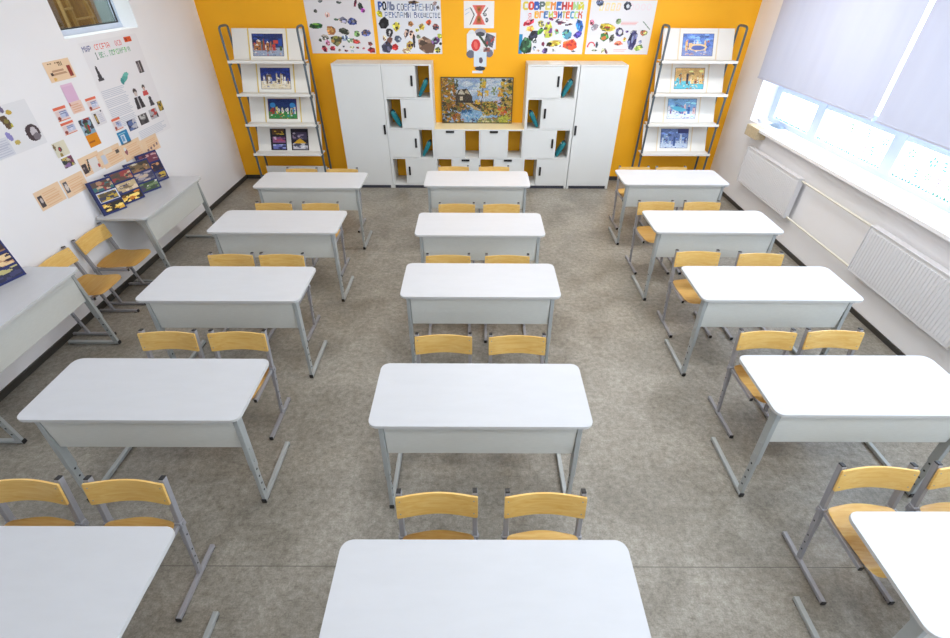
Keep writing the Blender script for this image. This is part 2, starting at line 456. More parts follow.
# ------------------------------------------------------------------ window_2: the long window on the right
w2 = struct(empty('window_2', (3.98, 3., RZ0)))
GX = 3.98
muls = [6.60, 5.68, 4.46, 3.24, 2.02, .80, -.42]
bm = BM()
box(bm, GX-.03, GX+.04, RY0, RY1, RZ0+.01, 1.14, bev=.004)
box(bm, GX-.03, GX+.04, RY0, RY1, 1.455, 1.56, bev=.004)
box(bm, GX-.03, GX+.04, RY0, RY1, RZ1-.08, RZ1, bev=.004)
P(build('window_frame', bm, M['frame']), w2)
for y in muls[0:6]:
    hw = .075 if y < 6.5 else .06
    bm = BM(); box(bm, GX-.035, GX+.035, y-hw, y+hw, 1.12, RZ1-.06, bev=.004); P(build('mullion', bm, M['frame']), w2)
pr = random.Random(5)
def flower(V, F, C, y, z, s, col, kind, x):
    def blob(cy, cz, ry, rz, c, n=10):
        b = len(V)
        for k in range(n): V.append((x, cy+ry*math.cos(2*PI*k/n)*pr.uniform(.8, 1.15), cz+rz*math.sin(2*PI*k/n)*pr.uniform(.8, 1.15)))
        F.append(tuple(range(b, b+n))); C.append(tuple(v*.195 for v in lin(c)))
    if kind == 0:
        for k in range(5): blob(y+s*.6*math.cos(k*1.257), z+s*.6*math.sin(k*1.257), s*.30, s*.30, col)
        blob(y, z, s*.2, s*.2, (250, 230, 150))
    elif kind == 1:
        for k in range(3): blob(y+(k-1)*s*.2, z+(k-1)*s*.62, s*.55, s*.22, col)
    else:
        blob(y, z, s*.16, s*.9, col); blob(y+s*.65, z+s*.3, s*.36, s*.15, col); blob(y-s*.65, z-s*.1, s*.36, s*.15, col)
for i in range(6):
    y1 = muls[i]-(.075 if i else .06); y0 = muls[i+1]+.075
    bm = BM(); box(bm, GX-.004, GX+.002, y0, y1, 1.14, 1.455); box(bm, GX-.004, GX+.002, y0, y1, 1.56, RZ1-.08)
    pane = P(build('pane', bm, M['glass']), w2)
    if i > 3: continue
    V, F, C = [], [], []
    nn = int((y1-y0)/.125)*2
    for k in range(nn):
        col = pr.choice([(170, 226, 222), (186, 232, 205), (244, 206, 214), (196, 214, 244), (170, 215, 235), (206, 236, 190), (240, 216, 232)])
        flower(V, F, C, y0+.07+(k//2)*.125+(k % 2)*.02, 1.245+(k % 2)*.135+pr.uniform(-.012, .012), pr.uniform(.036, .052), col, pr.randrange(3), GX-.008)
    
    # green grass strokes along the bottom
    for k in range(26):
        yy = y0+.03+(y1-y0-.06)*k/25; b = len(V); hh = pr.uniform(.015, .05)
        V += [(GX-.010, yy-.016, 1.141), (GX-.010, yy+.016, 1.141), (GX-.010, yy+pr.uniform(-.02, .02), 1.141+hh)]; F.append((b, b+1, b+2)); C.append(tuple(v*.195 for v in lin(pr.choice([(120, 210, 190), (150, 220, 190), (180, 225, 235)]))))
    me = bpy.data.meshes.new('painted_flowers'); me.from_pydata(V, [], F); me.update()
    at = me.attributes.new('ink', 'FLOAT_COLOR', 'CORNER'); q = 0
    for f, c in zip(F, C):
        for _ in f: at.data[q].color = (*c, 1); q += 1
    me.materials.append(M['wpaint'])
    o = link(bpy.data.objects.new('painted_flowers', me)); P(o, w2)
bm = BM(); prism(bm, [(3.60, RY0), (GX-.03, RY0), (GX-.03, RY1-.003), (3.7175, RY1-.003), (3.7175, 6.16), (3.60, 6.16)], 1.0505, 1.085, bev=.003)
o = build('window_sill', bm, M['sill']); P(o, w2)
bm = BM(); box(bm, 3.590, 3.7165, 6.165, 6.46, .955, 1.085, bev=.003)
o = build('chipboard_block', bm, M['chip']); tag(o, 'raw chipboard block fixed under the far end of the window sill', 'block')
bm = BM(); box(bm, 3.715, GX-.1, RY1-.35, RY1-.02, 1.0852, 1.0872)
bm.free()
# small things on the sill by the corner
bm = BM()
prof = [(0, 0), (.035, 0), (.055, .03), (.07, .055), (.066, .055), (.05, .03), (.03, .008), (0, .008)]
def lathe(bm, prof, c, seg=20, mi=0):
    R = []
    for r, z in prof:
        if r == 0: R.append([bm.verts.new((c[0], c[1], c[2]+z))]*seg)
        else: R.append([bm.verts.new((c[0]+r*math.cos(2*PI*k/seg), c[1]+r*math.sin(2*PI*k/seg), c[2]+z)) for k in range(seg)])
    for a, b in zip(R, R[1:]):
        for k in range(seg):
            vs = []
            for v in (a[k], a[(k+1) % seg], b[(k+1) % seg], b[k]):
                if v not in vs: vs.append(v)
            if len(vs) > 2:
                try: bm.faces.new(vs).material_index = mi
                except ValueError: pass
lathe(bm, prof, (3.79, 6.5, 1.085))
tag(build('dish', bm, M['ceramic'], smooth=True), 'small pale grey dish in the far corner of the window sill', 'dish')
bm = BM()
n = 10
g = [[bm.verts.new((3.84+.13*i/n, 6.18+.24*j/n, 1.087+.028*(math.sin(PI*i/n)*math.sin(PI*j/n))**.5*(1+.3*math.sin(i*1.7+j)))) for i in range(n+1)] for j in range(n+1)]
for j in range(n):
    for i in range(n): bm.faces.new([g[j][i], g[j][i+1], g[j+1][i+1], g[j+1][i]])
bmesh.ops.solidify(bm, geom=list(bm.faces), thickness=.002)
tag(build('folded_cloth', bm, M['cloth'], smooth=True), 'crumpled grey-blue cloth on the window sill near the dish', 'cloth')

# roller blinds
for lab, y0, y1 in (('pale lavender roller blind nearest the orange wall, on the long window', 4.555, 6.74),
                    ('pale lavender roller blind nearer the camera, right of the bright gap between the blinds', 2.3, 4.505)):
    t = empty('roller_blind', (3.665, (y0+y1)/2, 1.585)); tag(t, lab, 'blind', 'roller blinds on the long window')
    bm = BM(); ny = 24
    top = [bm.verts.new((3.675+.003*math.sin(i*1.1), y0+(y1-y0)*i/ny, 3.02)) for i in range(ny+1)]
    bot = [bm.verts.new((3.675+.003*math.sin(i*1.1+1), y0+(y1-y0)*i/ny, 1.60)) for i in range(ny+1)]
    for i in range(ny): bm.faces.new([bot[i], bot[i+1], top[i+1], top[i]])
    P(build('fabric', bm, M['blind'], smooth=True), t)
    bm = BM(); box(bm, 3.67, 3.68, y0, y1, 1.583, 1.603, bev=.003); P(build('bottom_bar', bm, M['blind']), t)
    bm = BM(); tube(bm, [(3.68, y0, 3.03), (3.68, y1, 3.03)], .03, 14); P(build('roller_tube', bm, M['frame'], smooth=True), t)

# radiators
def radiator(y0, y1, label):
    x0, x1, z0, z1 = 3.615, 3.675, .37, .83
    t = empty('radiator', (3.66, (y0+y1)/2, z0)); tag(t, label, 'radiator', 'radiators under the long window')
    bm = BM()
    box(bm, x0+.008, x1, y0, y1, z0, z1, bev=.006)
    n = int((y1-y0)/.033)
    for k in range(n):
        y = y0+(y1-y0)*(k+.5)/n; box(bm, x0+.003, x0+.009, y-.010, y+.010, z0+.03, z1-.03, bev=.003)
    P(build('panel', bm, M['radiator']), t)
    bm = BM(); box(bm, x0-.002, x1+.002, y0-.004, y1+.004, z1, z1+.012, bev=.003); P(build('top_grille', bm, M['radiator']), t)
    for y in (y0-.004, y1+.004):
        bm = BM(); box(bm, x0, x1, y-.003, y+.003, z0, z1, bev=.001); P(build('side_cover', bm, M['radiator']), t)
    for y in (y0+.15, y1-.15):
        bm = BM(); box(bm, x1, XR-.0005, y-.02, y+.02, z0+.05, z1-.05); P(build('wall_bracket', bm, M['radiator']), t)
    return t
radiator(5.09, 6.30, 'white panel radiator under the far end of the window, nearest the orange wall')
radiator(2.72, 3.90, 'white ribbed radiator under the window, at the right edge of the picture')
for nm, z, lab in (('heating_pipe', .815, 'cream heating pipe running along the wall between the radiators, upper of two'), ('heating_pipe', .385, 'cream heating pipe running along the wall between the radiators, lower of two')):
    bm = BM(); tube(bm, [(3.655, 3.91, z), (3.655, 5.08, z)], .011, 10)
    o = build(nm, bm, M['pipe'], smooth=True); tag(o, lab, 'pipe', 'pipes between the radiators')
bm = BM(); tube(bm, [(3.655, 5.075, .815), (3.655, 5.072, .60), (3.655, 5.075, .385)], .008, 8); bm.free()
bm = BM(); tube(bm, [(3.65, 2.70, .385), (3.65, 2.60, .385)], .014, 10); tube(bm, [(3.65, 2.66, .385), (3.62, 2.66, .385)], .018, 10)
o = build('radiator_valve', bm, M['strip'], smooth=True); tag(o, 'brass valve at the lower near corner of the ribbed radiator', 'valve')

# ------------------------------------------------------------------ school desk
def make_desk():
    t = empty('school_desk')
    bm = BM(); prism(bm, rrect(-.6, .6, 0, .492, .045), .741, .760, 0, 1, bev=.003)
    build('tabletop', bm, [M['laminate'], M['edge']], t)
    bm = BM(); box(bm, -.528, .528, .045, .061, .475, .7405, bev=.002); build('modesty_panel', bm, M['panel'], t)
    bm = BM(); bar(bm, (-.53, .075, .722), (.53, .075, .722), .025, .028); build('cross_rail', bm, M['steel'], t)
    bm = BM(); bar(bm, (-.53, .40, .722), (.53, .40, .722), .025, .028); build('cross_rail', bm, M['steel'], t)
    for s in (-1, 1):
        x = s*.545
        bm = BM(); bar(bm, (x, .035, .30), (x, .075, .735), .028, .052, (0, 1, 0), bev=.003)
        bar(bm, (x, .012, .03), (x, .04, .36), .022, .042, (0, 1, 0), 0, .002)
        for k in range(4):
            z = .10+k*.062; y = .012+(z-.03)*.085
            if z > .29: y = .035+(z-.3)*.092
            for q in (-1, 1): disc(bm, (x+q*(.0142 if z > .29 else .0112), y, z), (q, 0, 0), .007, mi=1)
        # front-facing holes
        post = build('leg_post', bm, [M['steel'], M['hole']], t)
        for y, z in ((.05, .46), (.043, .36)):
            bm = BM(); disc(bm, (x+s*.014, y, z), (s, 0, 0), .010, 10, 0, .005); build('bolt', bm, M['steel'], post)
        bm = BM(); box(bm, x-.014, x+.014, -.012, .435, .006, .032, bev=.004); run = build('floor_runner', bm, M['steel'], t)
        for y0, y1, mm in ((-.016, -.008, 'cap'), (.432, .438, 'steel')):
            bm = BM(); box(bm, x-.0145, x+.0145, y0, y1, .002, .0325, bev=.002); build('foot_cap', bm, M[mm], run)
        for y0 in (.01, .40):
            bm = BM(); box(bm, x-.012, x+.012, y0, y0+.03, 0, .0065); build('foot_pad', bm, M['cap'], run)
        bm = BM(); box(bm, x-.014, x+.014, .03, .45, .714, .7405, bev=.003)
        # gusset plate
        v = [(.045, .712), (.045, .60), (.075, .60), (.16, .712)]
        a = [bm.verts.new((x-s*.010, y, z)) for y, z in v]; b = [bm.verts.new((x-s*.014, y, z)) for y, z in v]
        bm.faces.new(a); bm.faces.new(b[::-1])
        for k in range(4): bm.faces.new([a[k], a[(k+1) % 4], b[(k+1) % 4], b[k]])
        build('side_rail', bm, M['steel'], t)
    return t

# ------------------------------------------------------------------ school chair (seen facing -y; origin between the back posts on the floor)
def make_chair():
    t = empty('school_chair')
    # seat: curved plywood
    bm = BM(); nt, ns = 16, 14; y0, y1 = -.285, .085
    def wid(v):
        r = .06; d = min(v*(y1-y0), (1-v)*(y1-y0))
        base = .180-.006*(1-v)
        if d >= r: return base
        return base-r+math.sqrt(max(0, r*r-(r-d)**2))
    vv = [0, .012, .04, .08, .13, .2, .3, .42, .54, .66, .78, .86, .91, .95, .975, .992, 1]
    G = []
    for v in vv:
        row = []
        for i in range(ns+1):
            u = -1+2*i/ns; x = u*wid(v); y = y0+(y1-y0)*v
            if v > .9: y -= .02*(u*u)*(v-.9)/.1
            z = .430+.004*u*u-.012*math.exp(-((v-.6)/.25)**2)-(.016*((.14-v)/.14)**2 if v < .14 else 0)+(.006*((v-.8)/.2)**2 if v > .8 else 0)
            row.append(bm.verts.new((x, y, z)))
        G.append(row)
    for a, b in zip(G, G[1:]):
        for i in range(ns): bm.faces.new([a[i], a[i+1], b[i+1], b[i]])
    bmesh.ops.solidify(bm, geom=list(bm.faces), thickness=.011)
    build('seat', bm, M['wood'], t, smooth=True)
    # backrest
    bm = BM(); n = 18; pts = []
    for i in range(n+1):
        u = -1+2*i/n; x = .194*u; d = .025*(1-u*u)**1.35
        pts.append((x, d if True else 0))
    def leany(z): return .13*(z-.03)/.69
    rows = []
    for z in (.568, .575, .60, .64, .675, .695, .701):
        rows.append([bm.verts.new((x*(1 if 0.570 < z < .699 else .985), leany(z)-.032+d, z)) for x, d in pts])
    for a, b in zip(rows, rows[1:]):
        for i in range(n): bm.faces.new([a[i], a[i+1], b[i+1], b[i]])
    bmesh.ops.recalc_face_normals(bm, faces=bm.faces)
    if bm.faces[:][5].normal.y > 0: bmesh.ops.reverse_faces(bm, faces=bm.faces[:])
    bmesh.ops.solidify(bm, geom=list(bm.faces), thickness=.010)
    bk = build('backrest', bm, M['wood'], t, smooth=True)
    bm = BM()
    for s in (-1, 1):
        for z in (.595, .675): disc(bm, (s*.176, leany(z)-.034+.006, z), (0, -1, .1), .0035, 8, 0, .003)
    build('screw', bm, M['steel2'], bk)
    for s in (-1, 1):
        x = s*.181
        bm = BM(); bar(bm, (x, leany(.26), .26), (x, leany(.708), .708), .024, .030, (0, 1, 0), 0, .003)
        bar(bm, (x, 0.0, .02), (x, leany(.30), .30), .019, .025, (0, 1, 0), 0, .002)
        for k in range(5):
            z = .10+k*.055; hx = .0122 if z > .27 else .0097
            disc(bm, (x+s*hx, leany(z), z), (s, 0, 0), .005, 8, 1); disc(bm, (x-s*hx, leany(z), z), (-s, 0, 0), .005, 8, 1)
        post = build('back_post', bm, [M['steel2'], M['hole']], t)
        bm = BM(); bar(bm, (x, leany(.706), .706), (x, leany(.714), .714), .022, .028, (0, 1, 0), 0, .002); build('end_cap', bm, M['cap'], post)
        bm = BM(); box(bm, x-.012, x+.012, -.235, .150, .006, .028, bev=.003); run = build('floor_runner', bm, M['steel2'], t)
        for a, b, mm in ((-.239, -.232, 'cap'), (.147, .153, 'steel2')):
            bm = BM(); box(bm, x-.0125, x+.0125, a, b, .001, .0285, bev=.002); build('foot_cap', bm, M[mm], run)
        for a in (-.22, .12):
            bm = BM(); box(bm, x-.010, x+.010, a, a+.022, 0, .0065); build('foot_pad', bm, M['cap'], run)
        bm = BM(); bar(bm, (x-s*.004, leany(.405)-.010, .402), (x-s*.004, -.235, .400), .018, .024, (0, 0, 1), 0, .002)
        box(bm, x-.0165, x+.0165, leany(.405)-.019, leany(.405)+.017, .378, .424, bev=.003)
        rail = build('seat_rail', bm, M['steel2'], t)
        bm = BM(); bar(bm, (x-s*.004, -.235, .400), (x-s*.004, -.239, .400), .018, .024); build('end_cap', bm, M['cap'], rail)
        bm = BM(); disc(bm, (x+s*.0165, leany(.405), .402), (s, 0, 0), .010, 10, 0, .005); build('bolt', bm, M['steel2'], post)
    bm = BM(); bar(bm, (-.17, .04, .392), (.17, .04, .392), .022, .018); build('crossbar', bm, M['steel2'], t)
    bm = BM(); bar(bm, (-.17, -.20, .392), (.17, -.20, .392), .022, .018); build('crossbar', bm, M['steel2'], t)
    return t

ORD = ['nearest the camera', 'second from the camera', 'third from the camera', 'fourth from the camera', 'farthest from the camera']
COLN = {'L': 'left column', 'C': 'middle column', 'R': 'window-side column'}
desks = {'L': [(-1.884, .568), (-1.868, 1.649), (-1.891, 2.766), (-1.884, 3.865), (-1.884, 4.964)],
         'C': [(.039, .513), (.028, 1.613), (.035, 2.83), (.036, 3.826), (.010, 5.032)],
         'R': [(2.257, .646), (2.245, 1.70), (2.270, 2.801), (2.265, 3.903), (2.281, 5.103)]}
desk0 = make_desk(); used = False
def place_desk(x, y, rz, label, group, sx=1):
    global used
    o = copy_tree(desk0) if used else desk0
    used = True; o.location = (x, y, 0); o.rotation_euler = (0, 0, rz); o.scale = (sx, 1, 1); tag(o, label, 'desk', group); return o
for c in 'LCR':
    for i, (x, y) in enumerate(desks[c]):
        place_desk(x, y, 0, 'white school desk, %s in the %s' % (ORD[i], COLN[c]), 'white school desks in three columns')
place_desk(-3.190, 4.725, PI/2, 'white school desk against the left wall, with four dark blue display cards on it', 'desks along the left wall', .965)
place_desk(-3.195, 2.640, PI/2, 'white school desk against the left wall at the left edge, nearer the camera', 'desks along the left wall')

chairs = {'L': [[(-2.203, 1.205), (-1.700, 1.205)], [(-2.11, 2.36), (-1.633, 2.36)], [(-2.135, 3.445), (-1.695, 3.445)], [(-2.155, 4.56), (-1.655, 4.56)], [(-2.18, 5.635), (-1.675, 5.635)]],
          'C': [[(-.180, 1.14), (.335, 1.14)], [(-.218, 2.335), (.284, 2.33)], [(-.242, 3.445), (.272, 3.445)], [(-.206, 4.56), (.271, 4.56)], [(-.287, 5.74), (.225, 5.74)]],
          'R': [[(2.025, 1.292), (2.515, 1.30)], [(2.020, 2.39), (2.49, 2.40)], [(1.970, 3.53), (2.515, 3.50)], [(1.945, 4.64), (2.44, 4.64)], [(2.01, 5.75), (2.48, 5.75)]]}
chair0 = make_chair(); used_c = False
def place_chair(x, y, rz, label, group):
    global used_c
    o = copy_tree(chair0) if used_c else chair0
    used_c = True; o.location = (x, y, 0); o.rotation_euler = (0, 0, rz); tag(o, label, 'chair', group); return o
cr = random.Random(3)
for c in 'LCR':
    for i, pr2 in enumerate(chairs[c]):
        for k, (x, y) in enumerate(pr2):
            place_chair(x, y, cr.uniform(-.015, .015), 'birch chair, %s one at the desk %s in the %s' % (('left', 'right')[k], ORD[i], COLN[c]), 'birch chairs tucked behind the desks')
place_chair(-3.535, 3.972, PI/2, 'birch plywood chair against the left wall, closest to the desk with the display cards', 'chairs along the left wall')
place_chair(-3.535, 3.487, PI/2, 'birch plywood chair against the left wall, partly behind the desk at the left edge', 'chairs along the left wall')

# ------------------------------------------------------------------ storage cabinets on the back wall
FY, BY = 6.94, 7.305
TH = .018
def frame_box(bm, x0, x1, z0, z1, y0=FY, y1=BY, t=TH, back=False, ts=TH):
    box(bm, x0, x1, y0, y1, z1-t, z1); box(bm, x0, x1, y0, y1, z0, z0+t)
    box(bm, x0, x0+ts, y0, y1, z0+t, z1-t); box(bm, x1-ts, x1, y0, y1, z0+t, z1-t)
    if back: box(bm, x0+t, x1-t, y1-.006, y1, z0+t, z1-t)
def handle(parent, x, z, vertical=True, l=.13):
    bm = BM()
    if vertical: box(bm, x-.014, x+.014, FY-.016, FY-.001, z-l/2, z+l/2, bev=.004)
    else: box(bm, x-l/2, x+l/2, FY-.016, FY-.001, z-.014, z+.014, bev=.004)
    return P2(build('handle', bm, M['handle']), parent)
def P2(o, parent):
    o.parent = parent; o.matrix_parent_inverse = parent.matrix_parent_inverse.copy() if False else wm(parent).inverted(); return o
def wm(o):
    m = Matrix.Translation(o.location) @ Matrix.Rotation(o.rotation_euler.z, 4, 'Z')
    return wm(o.parent) @ o.matrix_parent_inverse @ m if o.parent else m
def door(root, x0, x1, z0, z1, hx=None, hz=None, vert=True, kind='door', l=.13):
    bm = BM(); box(bm, x0, x1, FY-.001, FY+.017, z0, z1, bev=.002)
    d = P2(build(kind, bm, M['cabinet']), root)
    if hx is not None: handle(d, hx, hz, vert, l)
    return d
def plinth(root, x0, x1):
    bm = BM(); box(bm, x0+.04, x1-.04, FY+.001, BY-.02, 0, Z0); P2(build('plinth', bm, M['plinth']), root)
    for x in (x0, x1-.03):
        bm = BM(); box(bm, x, x+.03, FY, FY+.03, 0, Z0); P2(build('foot', bm, M['cabinet']), root)
        bm = BM(); box(bm, x, x+.03, BY-.03, BY, 0, Z0); P2(build('foot', bm, M['cabinet']), root)
Z0, ZT, ZM = .044, 1.692, .868
for x0, x1, hx, lab in ((-1.937, -1.283, -1.312, 'tall white wardrobe with one full-height door, left end of the cabinet row'), (1.390, 2.022, 1.418, 'tall white wardrobe with one full-height door, right end of the cabinet row')):
    t = empty('wardrobe', ((x0+x1)/2, FY, 0)); tag(t, lab, 'wardrobe', 'tall wardrobes at the ends of the cabinet row')
    bm = BM(); frame_box(bm, x0, x1, Z0, ZT, back=True); P2(build('carcass', bm, M['cabinet']), t)
    door(t, x0+.004, x1-.004, Z0+.02, ZT-.022, hx, .86)
    plinth(t, x0, x1)
rowz = [(.452, Z0), (.868, .452), (1.272, .868), (1.692, 1.272)]   # (top, bottom) from the floor up
def shelf_unit(x0, x1, label):
    t = empty('storage_cabinet', ((x0+x1)/2, FY, 0)); tag(t, label, 'cabinet', 'tall cabinets with alternating doors and open compartments')
    bm = BM(); frame_box(bm, x0, x1, Z0, ZT, ts=.034)
    nw = .230
    for i, (zt, zb) in enumerate(rowz):
        if i: box(bm, x0+.034, x1-.034, FY, BY, zb-TH/2, zb+TH/2)
        left = i in (0, 2)
        xn = x0+nw if left else x1-nw
        box(bm, xn-.009, xn+.009, FY, BY, zb+TH/2, zt-TH/2)
    P2(build('carcass', bm, M['cabinet']), t)
    for i, (zt, zb) in enumerate(rowz):
        a = zb+TH/2+.003 if i else zb+TH+.003; b = zt-TH/2-.003 if i < 3 else zt-TH-.003
        if i in (0, 2): door(t, x0+nw+.003, x1-.010, a, b, x0+nw+.045, (a+b)/2+.015)
        else: door(t, x0+.028, x1-nw-.003, a, b, x1-nw-.045, (a+b)/2+.015)
    plinth(t, x0, x1); return t
shelf_unit(-1.278, -.605, 'tall white cabinet with staggered doors and open compartments, left of the landscape painting')
shelf_unit(.685, 1.380, 'tall white cabinet of staggered doors and open compartments, right of the landscape painting')
# low unit in the middle
x0, x1 = -.603, .683
t = empty('low_cabinet', (0.04, FY, 0)); tag(t, 'low white drawer unit with open compartments under the landscape painting', 'cabinet')
bm = BM(); frame_box(bm, x0, x1, Z0, ZM-.001)
up = [-.175, .048, .452]; lo = [-.362, .052, .272]
box(bm, x0+TH, x1-TH, FY, BY, .443, .461)
for x in up: box(bm, x-.009, x+.009, FY, BY, .461, ZM-TH)
for x in lo: box(bm, x-.009, x+.009, FY, BY, Z0+TH, .443)
P2(build('carcass', bm, M['cabinet']), t)
a, b = .464, ZM-TH-.003
door(t, x0+.006, up[0]-.011, a, b, -.38, b-.012, False, 'drawer', .12); door(t, up[1]+.011, up[2]-.011, a, b, .25, b-.012, False, 'drawer', .12)
a, b = Z0+TH+.003, .440
door(t, lo[0]+.011, lo[1]-.011, a, b, -.16, b-.012, False, 'drawer', .12); door(t, lo[2]+.011, x1-.006, a, b, .47, b-.012, False, 'drawer', .12)
plinth(t, x0, x1)
bm = BM(); box(bm, x0+.001, x1-.001, FY+.002, BY+.012, ZM-.001, ZM+.001); P2(build('top_board', bm, M['cream']), t)
# thin sheets of paper on the right cabinet
bm = BM(); box(bm, .98, 1.19, 7.02, 7.26, ZT, ZT+.004); box(bm, 1.0, 1.16, 7.05, 7.24, ZT+.004, ZT+.008)
tag(build('paper_stack', bm, M['paper']), 'thin stack of white paper lying on top of the right tall cabinet', 'paper')

# teal folders leaning in the open compartments: rounded shell with a dark opening on its upper end
def make_folder():
    t = empty('teal_case')
    bm = BM()
    prof = [(-.03, 0), (.03, 0), (.036, .10), (.040, .20), (.034, .235), (-.034, .235), (-.040, .20), (-.036, .10)]
    # a soft case: width along y, height along z, thickness x
    def ring(z, hx, hy): 
        return [bm.verts.new((hx*math.copysign(abs(math.cos(a))**.6, math.cos(a)), hy*math.copysign(abs(math.sin(a))**.6, math.sin(a)), z)) for a in [2*PI*k/16 for k in range(16)]]
    R = [ring(0, .016, .05), ring(.01, .022, .06), ring(.08, .030, .066), ring(.16, .033, .068), ring(.21, .030, .062), ring(.225, .024, .055)]
    for a, b in zip(R, R[1:]):
        for k in range(16): bm.faces.new([a[k], a[(k+1) % 16], b[(k+1) % 16], b[k]])
    bm.faces.new(R[0]); bm.faces.new(R[-1])
    build('body', bm, M['teal'], t, smooth=True)
    bm = BM(); ra = ring(.2255, .020, .05); rb = ring(.240, .016, .044)
    for k in range(16): bm.faces.new([ra[k], ra[(k+1) % 16], rb[(k+1) % 16], rb[k]])
    bm.faces.new(ra); bm.faces.new(rb)
    build('dark_end', bm, M['dark'], t, smooth=True)
    bm = BM(); box(bm, -.0345, .0345, -.03, .03, .185, .196, bev=.003); build('pale_strap', bm, M['ceramic'], t)
    return t
f0 = make_folder(); fu = False
spots = [(-.79, 1.284, .50, 'top compartment of the left tall cabinet'), (-1.09, .880, -.50, 'second compartment from the top of the left tall cabinet'), (-.79, .464, .50, 'third compartment from the top of the left tall cabinet'),
         (1.19, 1.284, .50, 'top compartment of the right tall cabinet'), (.875, .880, -.50, 'second compartment from the top of the right tall cabinet'), (1.19, .464, .50, 'third compartment from the top of the right tall cabinet')]
for x, z, lean, w in spots:
    o = copy_tree(f0) if fu else f0
    fu = True
    o.location = (x, 7.03, z+.012); o.rotation_euler = (0, lean, 0)
    tag(o, 'teal case leaning in the '+w, 'case', 'teal cases in the cabinet compartments')

# ------------------------------------------------------------------ display racks
def rack(cx, label, cat='rack', low=False, dz=0., stripm='strip'):
    t = empty('display_rack', (cx, 7.05, 0)); tag(t, label, cat, 'leaning picture display racks by the orange wall')
    xl, xr = -.495, .490
    yf, yb = -.13, .12
    r = .0145
    for x in (xl, xr):
        bm = BM()
        zt = 2.11+dz
        pts = [(x, yf+.01, 0.0), (x, yf, 1.0), (x, yf-.03, zt-.05)]
        for k in range(1, 10):
            a = PI-PI*k/10; ca, sa = math.cos(a), math.sin(a); pts.append((x, (yf+yb)/2-.03+(yb-yf)/2*math.copysign(abs(ca)**.6, ca), zt-.05+.05*abs(sa)**.6))
        pts += [(x, yb-.03, zt-.05), (x, yb+.02, 1.0), (x, yb+.05, 0.0)]
        tube(bm, pts, r, 10); build('side_loop', bm, M['rack'], t, smooth=True)
    zs = [1.715, 1.315, .925, .517]
    for i, z in enumerate(zs):
        z += dz*.9
        bm = BM(); box(bm, xl-.005, xr+.005, yf-.05, .02, z-.008, z+.006, bev=.002); box(bm, xl-.005, xr+.005, yf-.052, yf-.040, z-.016, z+.016, bev=.002)
        lg = build('ledge', bm, M['shelf'], t)
        for x in (xl, xr):
            bm = BM(); box(bm, x-.017, x+.017, yf-.018, yf+.03, z-.045, z-.009, bev=.003); build('bracket', bm, M['rack'], lg)
        bm = BM(); h = .352
        bar(bm, (0, -.03, z+.008), (0, .125, z+h), xr-xl-.045, .008, (0, -1, .45)); bp = build('back_panel', bm, M['shelf'], t)
        if i < 3 or not low:
            for x in (-.253, .253):
                bm = BM(); bar(bm, (x, -.0365, z+.010), (x, .1185, z+h), .014, .008, (0, -1, .45)); build('edge_strip', bm, M[stripm], bp)
    if low:
        bm = BM(); box(bm, -.455, .47, .02, .035, .0, .285, bev=.003); build('base_board', bm, M['shelf'], t)
    return t
rack(-2.765, 'leaning display rack with four white shelves in the left corner of the orange wall', low=True)
rack(2.930, 'leaning display rack with four white shelves in the right corner by the window', dz=.028, stripm='strip2')

def castle(cv, rng, sky, ground, acc, winter=False):
    cv.rect(0, 0, 1, 1, sky)
    for i in range(26):
        x, y = rng.uniform(0, 1), rng.uniform(0, .6); c = np.array(sky)*rng.uniform(.7, 1.5); cv.ell(x, y, .08, .05, np.clip(c, 0, 255))
    cv.rect(0, .62, 1, 1, ground)
    for k in range(12):
        x = rng.uniform(.04, .96); h = rng.uniform(.15, .4); w = rng.uniform(.02, .06); c = rng.choice(acc)
        cv.rect(x-w, .68-h, x+w, .75, c); cv.poly([(x-w, .68-h), (x+w, .68-h), (x, .60-h)], rng.choice(acc))
        cv.rect(x-w*.4, .72-h*.6, x+w*.4, .75-h*.5, (60, 50, 60))
    for k in range(26):
        cv.ell(rng.uniform(0, 1), rng.uniform(.66, .98), rng.uniform(.01, .05), rng.uniform(.01, .03), rng.choice(acc))
    cv.a += np.random.RandomState(rng.randrange(9999)).randn(cv.h, cv.w, 1)*12

def picture_on_rack(rx, tier, cxo, w, h, cv, name, label, cat, group, dz=0., margin=.0, bottom=.02, frame=(40, 40, 60)):
    z = [1.715, 1.315, .925, .517][tier]+dz*.9
    # along the slope of the back panel
    p0 = Vector((rx, 7.05-.03, z+.008)); p1 = Vector((rx, 7.05+.125, z+.352)); d = (p1-p0).normalized(); n = Vector((1, 0, 0)).cross(d)
    o = p0+d*bottom+n*.0085+Vector((cxo-w/2, 0, 0))
    s = sheet(name, cv, o, (w, 0, 0), d*h, .003)
    return tag(s, label, cat, group)

